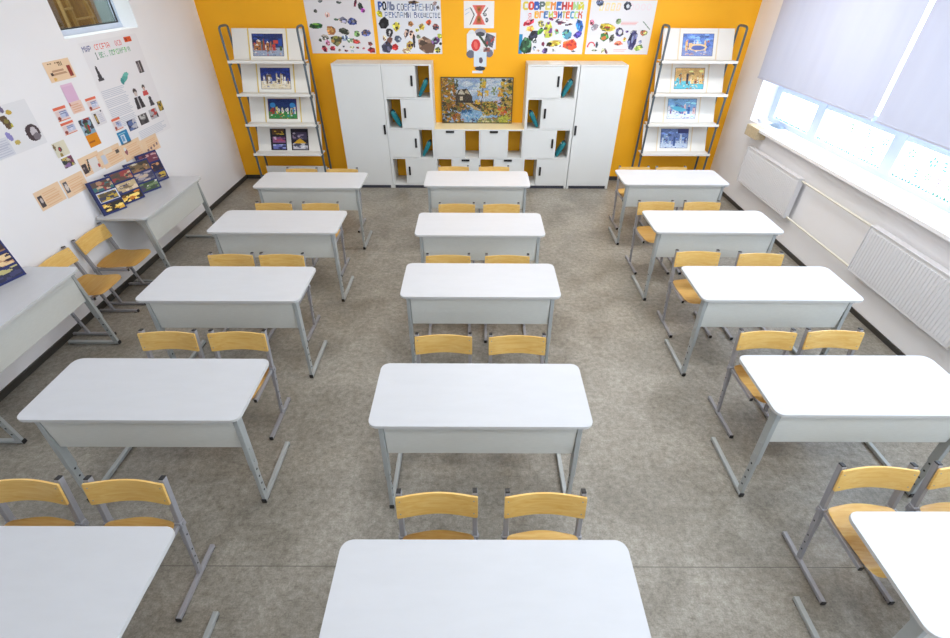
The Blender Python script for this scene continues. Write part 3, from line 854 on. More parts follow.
def framed(cv, rng, f, paper=(238, 238, 232), mx=.085, my=.095):
    """a white sheet with a printed picture with a thin dark edge in its middle"""
    W = 96; H = 66; big = Canvas(W, H, paper)
    iw = int(W*(1-2*mx)); ih = int(H*(1-2*my)); ys = (np.arange(ih)*cv.h/ih).astype(int); xs = (np.arange(iw)*cv.w/iw).astype(int)
    x0 = (W-iw)//2; y0 = (H-ih)//2
    big.a[y0-1:y0+ih+1, x0-1:x0+iw+1] = f
    big.a[y0:y0+ih, x0:x0+iw] = cv.a[ys][:, xs]
    return big
rng = random.Random(11)
LP = [((30, 50, 110), (150, 165, 190), [(150, 60, 50), (170, 110, 60), (210, 200, 190), (60, 90, 60), (190, 60, 50), (230, 225, 215), (70, 110, 160)], 'print with a red-brown church tower, top shelf of the left rack'),
      ((28, 52, 130), (225, 215, 190), [(230, 220, 190), (210, 190, 130), (150, 160, 200), (240, 238, 230), (120, 100, 80)], 'print of cream buildings under a night-blue sky, second shelf of the left rack'),
      ((25, 55, 120), (40, 130, 60), [(40, 120, 60), (235, 235, 225), (60, 140, 200), (170, 60, 50), (30, 80, 60), (230, 210, 120)], 'print with white figures on bright green grass, third shelf of the left rack')]
for i, (sky, gr, acc, lab) in enumerate(LP):
    cv = Canvas(72, 50); castle(cv, rng, sky, gr, acc)
    if i == 0: cv.poly([(.30, .75), (.42, .75), (.38, .3), (.36, .15), (.34, .3)], (150, 70, 50)); cv.rect(.68, .28, .86, .42, (190, 70, 60)); cv.rect(.85, .2, .97, .55, (40, 80, 170))
    if i == 2:
        for k in range(3): cv.ell(.35+.14*k, .55+.06*(k == 1), .05, .09, (240, 240, 235)); cv.ell(.35+.14*k, .55+.06*(k == 1), .02, .03, (60, 60, 70))
        cv.ell(.15, .3, .1, .12, (60, 150, 220)); cv.ell(.85, .3, .1, .12, (60, 150, 220))
    picture_on_rack(-2.765, i, 0, .486, .325, framed(cv, rng, (60, 40, 70) if i != 2 else (150, 50, 50)), 'picture_print', lab, 'picture', 'prints on the display racks', bottom=.012)
RP = [((105, 140, 215), (130, 150, 205), [(240, 215, 150), (235, 190, 130), (90, 120, 200), (210, 220, 240), (200, 120, 90)], 'print of golden domes under a blue sky, top shelf of the right rack'),
      ((225, 185, 120), (90, 185, 205), [(235, 200, 130), (190, 130, 80), (90, 180, 200), (60, 60, 80), (240, 225, 190)], 'print with warm orange roofs above turquoise water, second shelf of the right rack'),
      ((130, 180, 225), (215, 225, 235), [(90, 190, 225), (230, 235, 240), (150, 120, 180), (60, 110, 180), (235, 200, 200)], 'pale print with a light blue shape in its middle, third shelf of the right rack'),
      ((110, 135, 195), (190, 205, 225), [(120, 140, 200), (215, 225, 240), (70, 90, 160), (150, 180, 215)], 'cold blue and white winter print, lowest shelf of the right rack')]
for i, (sky, gr, acc, lab) in enumerate(RP):
    cv = Canvas(72, 50); castle(cv, rng, sky, gr, acc)
    if i == 0: cv.ell(.5, .6, .3, .16, (240, 215, 165)); cv.ell(.5, .62, .24, .1, (90, 110, 180)); cv.rect(.2, .4, .3, .62, (240, 200, 150))
    if i == 2: cv.ell(.4, .5, .25, .12, (100, 200, 230), .3)
    if i == 3: cv.rect(.6, 0, 1, .22, (60, 70, 130)); cv.rect(.46, .4, .54, .9, (60, 90, 150))
    picture_on_rack(2.930, i, 0, .486, .325, framed(cv, rng, (70, 60, 110)), 'picture_print', lab, 'picture', 'prints on the display racks', dz=.028, bottom=.012)
# two dark booklets on the lowest shelf of the left rack
cv = Canvas(30, 40, (22, 20, 34)); cv.photo(cv.rect(.12, .03, .88, .28, (0, 0, 0)) or ((cv.X > .12) & (cv.X < .88) & (cv.Y > .03) & (cv.Y < .28)), [(90, 60, 30), (230, 190, 60), (40, 20, 20)], rng, 12)
cv.photo((cv.X > .12) & (cv.X < .92) & (cv.Y > .38) & (cv.Y < .66), [(150, 90, 140), (230, 200, 220), (190, 80, 110), (90, 50, 90)], rng, 14)
cv.photo((cv.X > .12) & (cv.X < .92) & (cv.Y > .72) & (cv.Y < .95), [(100, 110, 180), (40, 40, 90), (170, 180, 220)], rng, 10)
picture_on_rack(-2.765, 3, -.165, .235, .30, cv, 'booklet', 'dark booklet with three picture stripes, left one on the lowest shelf of the left rack', 'booklet', 'booklets on the lowest shelf of the left rack', bottom=.012)
cv = Canvas(34, 40, (30, 22, 40)); cv.photo((cv.X > .1) & (cv.X < .9) & (cv.Y > .15) & (cv.Y < .5), [(70, 60, 90), (190, 180, 200), (150, 130, 160), (50, 40, 60)], rng, 22, .14)
cv.poly([(.05, .75), (.3, .55), (.5, .45), (.7, .55), (.95, .75)], (225, 175, 40)); cv.photo((cv.X > .1) & (cv.X < .95) & (cv.Y > .68) & (cv.Y < .95), [(190, 190, 200), (60, 60, 80), (230, 230, 235), (120, 120, 140)], rng, 14)
picture_on_rack(-2.765, 3, .150, .255, .30, cv, 'booklet', 'dark booklet with a yellow fan shape, right one on the left rack’s lowest shelf', 'booklet', 'booklets on the lowest shelf of the left rack', bottom=.012)

# ------------------------------------------------------------------ posters on the back wall
def wall_sheet_back(name, cv, x0, x1, z0, z1, label, cat, group=None, off=.003, y=None):
    s = sheet(name, cv, (x0, (y or YB)-off, z0), (x1-x0, 0, 0), (0, 0, z1-z0), .002)
    return tag(s, label, cat, group)
PAL = [(200, 60, 60), (60, 120, 70), (50, 60, 90), (160, 110, 70), (220, 190, 80), (110, 70, 120), (40, 40, 45), (200, 150, 130), (90, 150, 190), (230, 120, 60)]
def cutout(cv, rng, x, y, sx, sy, pal=None, rot=None, k=7):
    rot = rng.uniform(-.6, .6) if rot is None else rot
    sx *= 1.22; sy *= 1.22; n = rng.randrange(5, 9); a0 = rng.uniform(0, 6)
    pts = []
    for i in range(n):
        a = a0+2*PI*i/n; q = rng.uniform(.8, 1.25); u = sx*q*math.cos(a); v = sy*q*math.sin(a); pts.append((x+u*math.cos(rot)-v*math.sin(rot), y+u*math.sin(rot)+v*math.cos(rot)))
    m = cv.poly(pts, (90, 90, 90)); cv.photo(m, (pal or rng.sample(PAL, 3))+[tuple(min(255, v*1.5+20) for v in (pal or PAL)[0]), tuple(v*.5 for v in (pal or PAL)[-1])], rng, k+9, .2)
W, H = 150, 106
rng = random.Random(21)
cv = Canvas(W, H, (228, 226, 230))
def U8(px, py, ox=55, oy=12, w=755, h=570): return ((px-ox)/w, (py-oy)/h)
for (px, py, sx, sy, pal) in [(240, 30, .03, .02, [(50, 60, 70), (120, 130, 130)]), (450, 42, .035, .018, [(40, 45, 50), (130, 150, 140)]), (635, 45, .02, .07, [(120, 30, 60), (80, 20, 50)]), (690, 80, .03, .055, [(40, 50, 50), (60, 90, 60)]), (715, 120, .03, .035, [(150, 60, 150), (90, 40, 90)]),
      (170, 130, .025, .03, [(50, 60, 50), (100, 100, 90)]), (300, 165, .038, .045, [(225, 180, 170), (240, 200, 190)]), (390, 215, .03, .02, [(60, 90, 70), (90, 120, 100)]), (470, 225, .055, .05, [(120, 120, 140), (60, 70, 110), (200, 180, 150)]), (575, 235, .055, .05, [(40, 50, 100), (70, 90, 150), (150, 150, 160)]),
      (150, 283, .075, .05, [(30, 80, 40), (20, 50, 40), (120, 180, 60)]), (320, 330, .07, .075, [(170, 110, 60), (110, 60, 40), (200, 160, 90)]), (465, 340, .075, .05, [(60, 60, 50), (170, 165, 150), (90, 100, 80)]), (610, 360, .04, .05, [(150, 200, 120), (50, 70, 50)]), (715, 360, .06, .05, [(70, 80, 130), (130, 100, 90), (60, 60, 90)]),
      (230, 405, .05, .04, [(190, 180, 170), (110, 110, 100)]), (360, 435, .075, .085, [(80, 80, 50), (150, 150, 70), (40, 40, 50), (190, 140, 70)]), (465, 415, .05, .045, [(150, 170, 200), (110, 130, 180)]), (530, 440, .05, .04, [(150, 170, 140), (110, 140, 110)]), (590, 450, .05, .035, [(200, 50, 50), (220, 120, 90)]),
      (250, 465, .03, .045, [(200, 120, 150), (180, 60, 90)]), (170, 435, .02, .025, [(60, 70, 50), (40, 40, 40)]), (300, 525, .035, .045, [(170, 40, 60), (190, 70, 80)]), (205, 530, .035, .06, [(150, 40, 60), (50, 30, 40)]), (760, 545, .045, .05, [(130, 20, 30), (170, 50, 50)]), (750, 475, .03, .035, [(120, 50, 50), (190, 120, 120)]),
      (455, 552, .025, .018, [(110, 40, 50), (60, 30, 40)]), (530, 555, .022, .018, [(130, 150, 160)]), (600, 515, .02, .02, [(120, 50, 50)]), (670, 525, .02, .02, [(150, 80, 90)]), (380, 545, .018, .02, [(140, 120, 100)]), (435, 505, .015, .015, [(50, 60, 90)]), (530, 512, .03, .018, [(180, 180, 130)])]:
    x, y = U8(px, py); cutout(cv, rng, x, y, sx, sy, pal, rng.uniform(-.3, .3))
wall_sheet_back('poster', cv, -2.262, -1.388, 1.765, 2.378, 'white collage poster without lettering, leftmost of the four on the orange wall', 'poster', 'collage posters on the orange wall')

cv = Canvas(W, H, (226, 229, 236))
bl = [(30, 60, 130), (20, 30, 50), (110, 130, 180), (90, 110, 150), (60, 100, 160), (40, 60, 100), (120, 150, 190), (60, 70, 90)]
cv.text('РОЛЬ', .055, .04, .14, .062, [(40, 80, 160), (15, 20, 25), (150, 160, 190), (110, 120, 150)], True)
cv.text('СОВРЕМЕННОЙ', .335, .07, .115, .056, bl)
cv.text('РЕКЛАМЫ', .14, .22, .105, .058, bl[2:]+bl); cv.text('В', .585, .22, .105, .055, bl); cv.text('ОБЩЕСТВЕ', .65, .225, .095, .043, bl[3:])
def U9(px, py): return U8(px, py, 55, 12, 705, 570)
for (px, py, sx, sy, pal) in [(465, 38, .07, .028, [(60, 30, 30), (150, 120, 60), (30, 30, 30)]), (98, 155, .035, .055, [(190, 180, 40), (160, 150, 30)]), (133, 252, .07, .09, [(20, 20, 25), (35, 35, 45)]), (270, 285, .05, .075, [(220, 205, 70), (90, 80, 60)]), (425, 255, .032, .045, [(120, 80, 40), (70, 50, 30)]),
      (545, 290, .042, .055, [(210, 180, 60), (150, 120, 70)]), (623, 240, .038, .045, [(230, 90, 50), (240, 120, 80)]), (700, 285, .04, .05, [(30, 40, 60), (180, 110, 100)]), (495, 322, .025, .03, [(190, 180, 70)]), (185, 345, .055, .07, [(30, 30, 35), (210, 210, 210), (50, 50, 55)]), (370, 360, .035, .075, [(40, 20, 30), (230, 200, 180), (200, 60, 100)]),
      (430, 370, .04, .07, [(240, 210, 190), (110, 60, 50)]), (275, 420, .045, .055, [(80, 90, 110), (40, 60, 80), (190, 200, 210)]), (178, 435, .04, .055, [(120, 80, 70), (90, 70, 60)]), (135, 520, .085, .10, [(60, 60, 80), (150, 130, 150), (40, 50, 90), (120, 60, 70)]), (240, 510, .045, .06, [(200, 40, 40), (170, 30, 30)]), (400, 490, .055, .07, [(210, 180, 80), (150, 90, 60), (90, 50, 50)]),
      (450, 440, .018, .10, [(40, 40, 45)]), (355, 550, .05, .05, [(190, 160, 130), (150, 120, 100)]), (590, 480, .095, .13, [(110, 85, 70), (210, 180, 150), (50, 40, 40), (160, 130, 110)]), (690, 430, .055, .065, [(90, 60, 110), (150, 180, 170), (60, 40, 70)]), (705, 540, .042, .05, [(190, 180, 70), (100, 110, 60)]), (735, 385, .03, .035, [(180, 190, 70)]), (745, 470, .018, .025, [(40, 40, 40)]), (500, 395, .03, .035, [(120, 130, 110)]), (695, 45, .03, .03, [(120, 100, 100)]), (730, 90, .02, .03, [(90, 80, 80)]), (125, 410, .02, .04, [(200, 150, 120)])]:
    x, y = U9(px, py); cutout(cv, rng, x, y, sx, sy, pal, rng.uniform(-.3, .3))
wall_sheet_back('poster', cv, -1.338, -.474, 1.765, 2.378, 'collage poster with blue and black Cyrillic title, second from left on the orange wall', 'poster', 'collage posters on the orange wall')

cv = Canvas(W, H, (230, 232, 240))
rb = [(225, 205, 70), (225, 80, 50), (50, 90, 180), (90, 110, 110), (225, 215, 120), (235, 150, 70), (60, 110, 190), (190, 60, 60), (230, 90, 70), (170, 210, 150), (215, 210, 60), (110, 120, 130)]
cv.text('СОВРЕМЕННЫЙ', .04, .035, .135, .083, rb, True)
cv.text('Я', .12, .24, .10, .06, [(220, 70, 60)]); cv.text('ВГЕИЭ', .22, .205, .12, .07, [(240, 180, 50), (240, 150, 50), (70, 120, 180), (200, 210, 90), (230, 100, 80)], True); cv.text('ИТЕССК', .57, .205, .12, .062, [(40, 90, 170), (200, 190, 100), (230, 110, 60), (50, 150, 190), (190, 220, 120), (210, 90, 70)], True)
def U10(px, py): return U8(px, py, 85, 12, 690, 570)
cv.rect(0, .62, .055, 1, (40, 140, 190))
for (px, py, sx, sy, pal, r) in [(175, 245, .075, .045, [(200, 40, 60), (240, 160, 170), (170, 30, 50)], -.4), (308, 255, .045, .05, [(200, 190, 90), (240, 240, 235), (90, 100, 110)], 0), (410, 205, .04, .022, [(170, 60, 140)], .4), (480, 225, .03, .03, [(60, 60, 70)], 0), (560, 240, .11, .045, [(230, 230, 235), (70, 60, 90), (150, 60, 80)], 0), (715, 275, .055, .10, [(40, 110, 200), (60, 60, 130), (90, 150, 220)], -.2),
      (200, 310, .06, .05, [(240, 140, 60), (230, 180, 90)], .1), (235, 385, .065, .09, [(30, 35, 50), (60, 60, 90), (40, 40, 40)], .4), (305, 335, .03, .06, [(110, 190, 60), (60, 140, 50)], .5), (390, 330, .05, .13, [(200, 210, 70), (120, 70, 150), (60, 60, 70), (230, 190, 150)], 0), (480, 335, .03, .05, [(110, 190, 130), (230, 110, 110)], 0), (590, 365, .06, .08, [(90, 160, 190), (120, 190, 150), (70, 100, 120)], -.3),
      (705, 370, .045, .06, [(60, 50, 130), (40, 60, 150)], .4), (165, 490, .085, .12, [(50, 90, 60), (30, 50, 40), (150, 60, 80), (60, 110, 90)], 0), (455, 465, .095, .055, [(200, 170, 60), (90, 60, 40), (220, 200, 160), (60, 90, 50)], -.2), (635, 480, .085, .09, [(230, 90, 50), (240, 150, 80), (60, 120, 70), (200, 50, 50)], 0), (345, 470, .025, .04, [(160, 60, 100)], 0), (370, 545, .035, .05, [(80, 60, 110), (50, 40, 60)], 0), (250, 440, .03, .04, [(150, 160, 170)], 0), (255, 520, .02, .03, [(150, 170, 200)], 0), (680, 550, .03, .015, [(110, 110, 110)], 0), (465, 545, .03, .03, [(220, 225, 230), (170, 180, 190)], 0), (540, 500, .02, .03, [(220, 180, 220)], 0), (295, 545, .02, .02, [(220, 150, 130)], 0)]:
    x, y = U10(px, py); cutout(cv, rng, x, y, sx, sy, pal, r)
wall_sheet_back('poster', cv, .574, 1.452, 1.772, 2.386, 'collage poster with rainbow-coloured Cyrillic title, on the orange wall', 'poster', 'collage posters on the orange wall')

cv = Canvas(W, H, (232, 232, 236))
for k, c in enumerate([(246, 226, 170), (246, 222, 180), (245, 225, 160), (247, 220, 180)]): cv.rrot(.17+k*.085, .12, .03, .07, c, .1); cv.rrot(.17+k*.085, .12, .014, .045, (232, 232, 236), .1)
for k in range(4): cv.ell(.62+k*.09, .12, .035, .06, (236, 222, 228)); cv.ell(.62+k*.09, .12, .022, .042, (232, 232, 236))
cv.lines(.5, .37, .78, .45, 3, (232, 180, 180), rng); cv.lines(.45, .89, .66, .95, 2, (225, 160, 160), rng)
def U11(px, py): return U8(px, py, 60, 12, 700, 570)
for (px, py, sx, sy, pal, r) in [(150, 40, .05, .05, [(60, 70, 100), (30, 30, 40), (190, 200, 220)], 0), (450, 72, .05, .07, [(45, 50, 60), (70, 75, 90)], 0), (380, 228, .035, .045, [(90, 120, 70), (150, 170, 130)], .3), (95, 245, .03, .05, [(190, 90, 110), (50, 30, 30)], 0), (130, 290, .05, .05, [(150, 150, 160), (200, 170, 180)], 0), (280, 295, .105, .065, [(210, 190, 60), (170, 60, 50), (60, 60, 40), (230, 200, 90)], .1), (245, 395, .06, .075, [(60, 120, 60), (220, 180, 60), (210, 120, 60)], .1), (335, 405, .035, .06, [(60, 60, 50), (170, 170, 150)], .1), (412, 340, .055, .075, [(60, 60, 90), (110, 90, 160), (80, 70, 60)], 0),
      (565, 345, .045, .045, [(90, 90, 100), (200, 200, 200)], 0), (565, 430, .06, .17, [(60, 60, 110), (150, 160, 200), (30, 30, 60), (110, 110, 150)], 0), (680, 345, .05, .045, [(150, 160, 90), (200, 110, 80), (60, 100, 80)], -.1), (415, 460, .055, .045, [(230, 110, 80), (240, 140, 110)], 0), (480, 420, .02, .035, [(235, 160, 70)], 0), (650, 510, .055, .05, [(150, 190, 80), (110, 150, 90), (200, 200, 150)], -.3), (490, 335, .02, .018, [(90, 70, 130)], 0), (180, 480, .02, .06, [(40, 50, 60)], 0), (290, 545, .018, .055, [(90, 50, 60), (150, 140, 120)], -.5), (255, 545, .02, .04, [(190, 200, 130)], .3), (160, 540, .04, .02, [(110, 120, 100)], 0), (655, 445, .022, .03, [(130, 140, 190)], 0)]:
    x, y = U11(px, py); cutout(cv, rng, x, y, sx, sy, pal, r)
cv.ell(.58, .58, .028, .04, (232, 232, 236)) if False else None
cv.ell(.565, .105, .025, .035, (215, 220, 225))
m = cv.ell(.51, .575, .03, .045, (232, 232, 236))
cv.line(.84, .38, .96, .52, .007, (110, 140, 120))
for k in range(14):
    a = PI+PI*k/14; cv.ell(.085+.055*math.cos(a), .86+.09*math.sin(a), .01, .012, (215, 50, 70))
wall_sheet_back('poster', cv, 1.492, 2.355, 1.772, 2.388, 'collage poster with faint pastel lettering, rightmost on the orange wall', 'poster', 'collage posters on the orange wall')

# small white sheet with the red hourglass figure, and the paper puppet below it
cv = Canvas(60, 46, (240, 238, 240))
cv.poly([(.28, .15), (.72, .15), (.55, .5), (.72, .88), (.28, .88), (.44, .5)], (225, 110, 100)); cv.poly([(.40, .18), (.60, .18), (.52, .48), (.60, .85), (.40, .85), (.47, .48)], (200, 90, 70))
cv.ell(.5, .3, .07, .10, (170, 110, 40)); cv.ell(.5, .68, .07, .13, (160, 100, 40)); cv.ell(.5, .3, .03, .05, (120, 60, 40)); cv.ell(.5, .68, .03, .05, (110, 60, 40))
cv.line(.22, .25, .34, .5, .016, (50, 60, 60)); cv.line(.34, .5, .2, .86, .016, (50, 60, 60)); cv.line(.78, .25, .64, .46, .018, (40, 50, 60)); cv.ell(.70, .5, .05, .06, (50, 50, 60)); cv.ell(.70, .49, .02, .03, (230, 230, 230)); cv.ell(.76, .70, .05, .09, (40, 50, 60)); cv.ell(.76, .70, .02, .04, (180, 180, 190)); cv.line(.02, .35, .2, .25, .008, (170, 190, 220)); cv.line(.04, .5, .18, .4, .008, (170, 190, 220))
wall_sheet_back('poster', cv, -.172, .228, 2.070, 2.372, 'small white sheet with a red hourglass shape, in the middle above the paper figure', 'poster', None)
cv = Canvas(60, 104, (255, 255, 255)); cv.mask[:] = False
def pm(m, c): cv.mask |= m; cv.a[m] = c
def E(x, y, rx, ry, c, r=0): pm(cv.ell(x, y, rx, ry, c, r), c)
E(.22, .20, .14, .18, (225, 230, 235), .3); pm(cv.rrot(.5, .42, .42, .12, (222, 226, 232)), (222, 226, 232)); pm(cv.rrot(.35, .28, .27, .16, (232, 234, 238)), (232, 234, 238)); pm(cv.rrot(.78, .27, .2, .18, (228, 228, 232)), (228, 228, 232))
E(.2, .56, .13, .09, (110, 110, 125)); E(.78, .54, .12, .09, (120, 120, 140)); pm(cv.rrot(.5, .68, .20, .17, (215, 228, 240)), (215, 228, 240)); E(.52, .70, .06, .07, (90, 80, 100)); E(.5, .89, .17, .05, (55, 60, 70)); pm(cv.rrot(.42, .97, .17, .03, (225, 228, 235)), (225, 228, 235))
E(.5, .07, .17, .07, (165, 165, 178)); E(.5, .12, .14, .05, (70, 70, 80)); E(.36, .36, .14, .13, (215, 60, 60), -.35); E(.36, .36, .06, .09, (235, 110, 100), -.35)
cv.photo(cv.rrot(.78, .25, .14, .13, (40, 40, 50), .3), [(90, 90, 100), (40, 40, 50), (200, 200, 210), (180, 70, 70), (120, 110, 120)], rng, 16, .2); cv.line(.48, .16, .70, .38, .03, (60, 80, 60)); cv.photo(cv.rrot(.7, .46, .1, .05, (0, 0, 0)), [(150, 90, 80), (80, 80, 90), (200, 190, 190)], rng, 6)
cv.a[~cv.mask] = (235, 235, 235)
s = sheet('paper_figure', cv, (-.172, YB-.006, 1.53), (.44, 0, 0), (0, 0, .535), .002); tag(s, 'jointed cut-paper figure with a red shield, pinned between the posters above the painting', 'paper figure')

# landscape painting on the low cabinet
cv = Canvas(150, 88, (150, 175, 205)); R = np.random.RandomState(4); rng = random.Random(8)
for k in range(60): cv.ell(rng.uniform(.2, .85), rng.uniform(0, .5), rng.uniform(.03, .10), rng.uniform(.02, .06), rng.choice([(140, 168, 205), (170, 190, 212), (190, 205, 220), (200, 212, 222)]))
def dabs(n, xa, xb, ya, yb, pal, r0=.008, r1=.03):
    for k in range(n): cv.ell(rng.uniform(xa, xb), rng.uniform(ya, yb), rng.uniform(r0, r1), rng.uniform(r0, r1)*1.5, rng.choice(pal), rng.uniform(-.8, .8))
aut = [(178, 128, 36), (140, 98, 28), (196, 152, 46), (98, 80, 30), (160, 88, 32), (120, 112, 44)]
dk = [(60, 55, 30), (90, 75, 30), (150, 100, 30), (40, 40, 30), (110, 100, 50)]
dabs(150, 0, .19, 0, .55, aut); dabs(30, .19, .23, .05, .5, [(70, 75, 50), (90, 80, 50)], .006, .018)
dabs(160, 0, 1, .52, .72, dk+aut[:2]); dabs(120, 0, .30, .55, 1, dk+aut)
cv.poly([(.20, .52), (.20, .42), (.24, .26), (.36, .24), (.43, .40), (.44, .55)], (62, 52, 42)); cv.poly([(.23, .36), (.28, .24), (.33, .36)], (200, 190, 170)); cv.poly([(.32, .33), (.36, .26), (.40, .36)], (190, 175, 150)); cv.rect(.26, .41, .30, .49, (205, 195, 165)); cv.rect(.20, .50, .45, .54, (50, 42, 32))
cv.poly([(.34, .55), (.40, .55), (.56, .72), (.50, .72)], (190, 160, 100))
cv.poly([(.28, .78), (.40, .68), (.55, .72), (.62, .80), (.72, .78), (.82, .74), (.86, .80), (.70, .90), (.55, .97), (.36, .97), (.32, .88)], (130, 170, 205)); dabs(60, .34, .66, .76, .96, [(90, 150, 200), (170, 195, 215), (120, 170, 210), (190, 205, 215)], .008, .022); dabs(18, .28, .42, .70, .78, [(50, 110, 160), (30, 80, 130)], .008, .02); dabs(16, .74, .84, .74, .82, [(50, 110, 190), (80, 140, 200)], .008, .016)
cv.poly([(.70, .56), (.74, .50), (.88, .44), (.90, .48), (.78, .56), (.78, .62), (.86, .70), (.82, .74), (.74, .66)], (190, 180, 210)); cv.poly([(.71, .57), (.73, .55), (.80, .68), (.77, .70)], (150, 200, 215))
dabs(120, .58, .78, .52, .80, [(90, 100, 35), (60, 60, 30), (150, 130, 50), (110, 70, 30), (180, 150, 60)])
cv.line(.585, .1, .56, .70, .006, (80, 60, 50)); dabs(40, .54, .62, .03, .22, [(190, 180, 90), (150, 150, 70), (120, 120, 60)], .006, .02)
for x, y, s_ in ((.53, .34, .028), (.62, .34, .03), (.51, .52, .022), (.585, .15, .03)): dabs(14, x-s_, x+s_, y-s_*2, y+s_*2, [(215, 170, 30), (225, 185, 60), (200, 150, 30)], .008, .016)
for a in range(5): cv.line(.735, .28, .735+.04*math.cos(a*1.257+.3), .28+.09*math.sin(a*1.257+.3), .008, (110, 130, 40))
dabs(130, .84, 1, .05, .65, [(190, 160, 60), (140, 130, 60), (90, 100, 50), (220, 180, 60), (200, 170, 110), (60, 60, 40)]); dabs(20, .80, .87, .2, .4, [(225, 180, 40), (200, 140, 30)], .01, .02)
dabs(110, .80, 1, .6, .98, [(200, 160, 50), (170, 110, 40), (110, 100, 40), (210, 90, 40), (180, 170, 80)]); dabs(60, .50, .82, .88, 1.0, [(190, 180, 120), (150, 120, 80), (120, 130, 70), (210, 200, 150)]); dabs(30, .82, .95, .84, .98, [(190, 190, 60), (160, 170, 60)])
dabs(14, .42, .5, .88, .96, [(40, 40, 80), (60, 60, 90)], .006, .012)
cv.a = cv.a*.86; cv.a += R.randn(cv.h, cv.w, 1)*16+R.randn(cv.h, cv.w, 3)*6
for e in ((0, 0, 1, .018), (0, .982, 1, 1), (0, 0, .01, 1), (.99, 0, 1, 1)): cv.rect(*e, (84, 70, 36))
s = sheet('landscape_painting', cv, (-.510, 7.262, ZM+.002), (1.035, 0, 0), (0, .035, .612), .018, edge=(70, 58, 36)); tag(s, 'unframed autumn landscape painting with a dark house and blue pond, on the low cabinet', 'painting')

# ------------------------------------------------------------------ papers on the left wall
def wl(name, cv, y0, y1, z0, z1, label, cat='paper', off=.003, group='papers on the left wall'):
    s = sheet(name, cv, (XL+off, y0, z0), (0, y1-y0, 0), (0, 0, z1-z0), .001); return tag(s, label, cat, group)
PE = (236, 206, 172)
rng = random.Random(31)
cv = Canvas(34, 20, PE); cv.text('ПАМЯТИ', .14, .1, .2, .09, [(110, 80, 40)]); cv.lines(.2, .42, .78, .68, 4, (190, 150, 120), rng); cv.photo(cv.rrot(.86, .62, .07, .26, (0, 0, 0)), [(150, 50, 40), (90, 40, 40), (170, 70, 50)], rng, 6); cv.ell(.16, .62, .05, .09, (70, 50, 45)); cv.ell(.2, .88, .06, .08, (225, 180, 100))
wl('paper_sheet', cv, 4.44, 4.75, 1.888, 2.044, 'peach sheet with a brown heading and dark red strip, above the plain pink sheet')
cv = Canvas(16, 16, (222, 184, 214)); cv.rect(0, 0, 1, .1, (230, 196, 220)); wl('paper_sheet', cv, 4.513, 4.658, 1.712, 1.857, 'plain pink sheet on the left wall')
cv = Canvas(18, 10, (236, 204, 190)); cv.lines(.1, .15, .9, .9, 4, (224, 178, 150), rng); cv.rect(0, 0, .1, .3, (200, 130, 120)); wl('paper_sheet', cv, 4.515, 4.670, 1.618, 1.711, 'small peach sheet directly below the pink sheet')
for (y0, y1, z0, z1, lab) in ((4.311, 4.461, 1.598, 1.709, 'white card with an orange-red heading, upper of two left of the peach and pink sheets'), (4.311, 4.467, 1.485, 1.583, 'white card with an orange-red heading, lower of two left of the orange picture'),
                              (4.722, 4.868, 1.596, 1.702, 'white card with an orange-red heading, right of the pink sheet'), (4.937, 5.069, 1.358, 1.467, 'white card with an orange-red heading, just above the blue card')):
    cv = Canvas(20, 15, (234, 226, 228)); cv.rect(0, 0, 1, .18, (226, 110, 80)); cv.rect(.05, .25, .95, .95, (226, 206, 206)); cv.photo(cv.rrot(.65, .55, .28, .22, (0, 0, 0)), [(190, 200, 225), (150, 160, 200), (220, 220, 235)], rng, 6); cv.ell(.18, .8, .12, .12, (150, 70, 60)); cv.rect(0, .93, 1, 1, (222, 130, 90)); cv.lines(.35, .3, .9, .5, 2, (120, 130, 170), rng)
    wl('paper_card', cv, y0, y1, z0, z1, lab, 'card')
cv = Canvas(20, 16, (224, 222, 226)); cv.rrot(.25, .5, .12, .38, (70, 50, 35)); cv.rrot(.25, .5, .05, .28, (200, 170, 90)); cv.lines(.5, .15, .9, .85, 5, (200, 200, 215), rng); cv.rect(.82, 0, .92, .12, (50, 50, 60)); wl('paper_card', cv, 4.718, 4.877, 1.457, 1.580, 'grey card with a dark brown panel at its left, right of the orange picture', 'card')
cv = Canvas(22, 34, (120, 160, 190)); cv.photo(cv.Y < .56, [(130, 165, 190), (60, 90, 70), (170, 60, 50), (60, 60, 70), (160, 190, 205)], rng, 18, .25); cv.ell(.5, .12, .22, .08, (60, 40, 55)); cv.rrot(.5, .3, .14, .16, (60, 110, 80)); cv.rrot(.55, .36, .07, .12, (170, 50, 40)); cv.rect(0, .56, 1, 1, (222, 140, 20)); cv.rect(.1, .8, .6, .84, (170, 90, 20)); wl('picture_card', cv, 4.522, 4.680, 1.313, 1.558, 'tall card with a blue-green picture above a solid orange lower half', 'card')
cv = Canvas(18, 14, (40, 130, 180)); cv.rrot(.4, .58, .2, .32, (215, 225, 235)); cv.rrot(.4, .58, .1, .2, (110, 160, 200)); cv.lines(.1, .06, .9, .2, 1, (150, 200, 220), rng); wl('picture_card', cv, 4.932, 5.098, 1.214, 1.338, 'small blue card with a white oblong, above the peach strip', 'card')
cv = Canvas(20, 15, (216, 212, 192)); cv.rect(.6, 0, 1, 1, (222, 218, 196)); cv.ell(.42, .5, .12, .2, (80, 60, 50)); cv.ell(.1, .25, .08, .2, (130, 110, 80)); cv.ell(.35, .88, .12, .14, (150, 130, 60)); cv.ell(.4, .5, .06, .09, (190, 60, 60)); wl('picture_card', cv, 4.116, 4.266, 1.345, 1.465, 'pale beige card with small dark flecks, above the colourful snapshot', 'card')
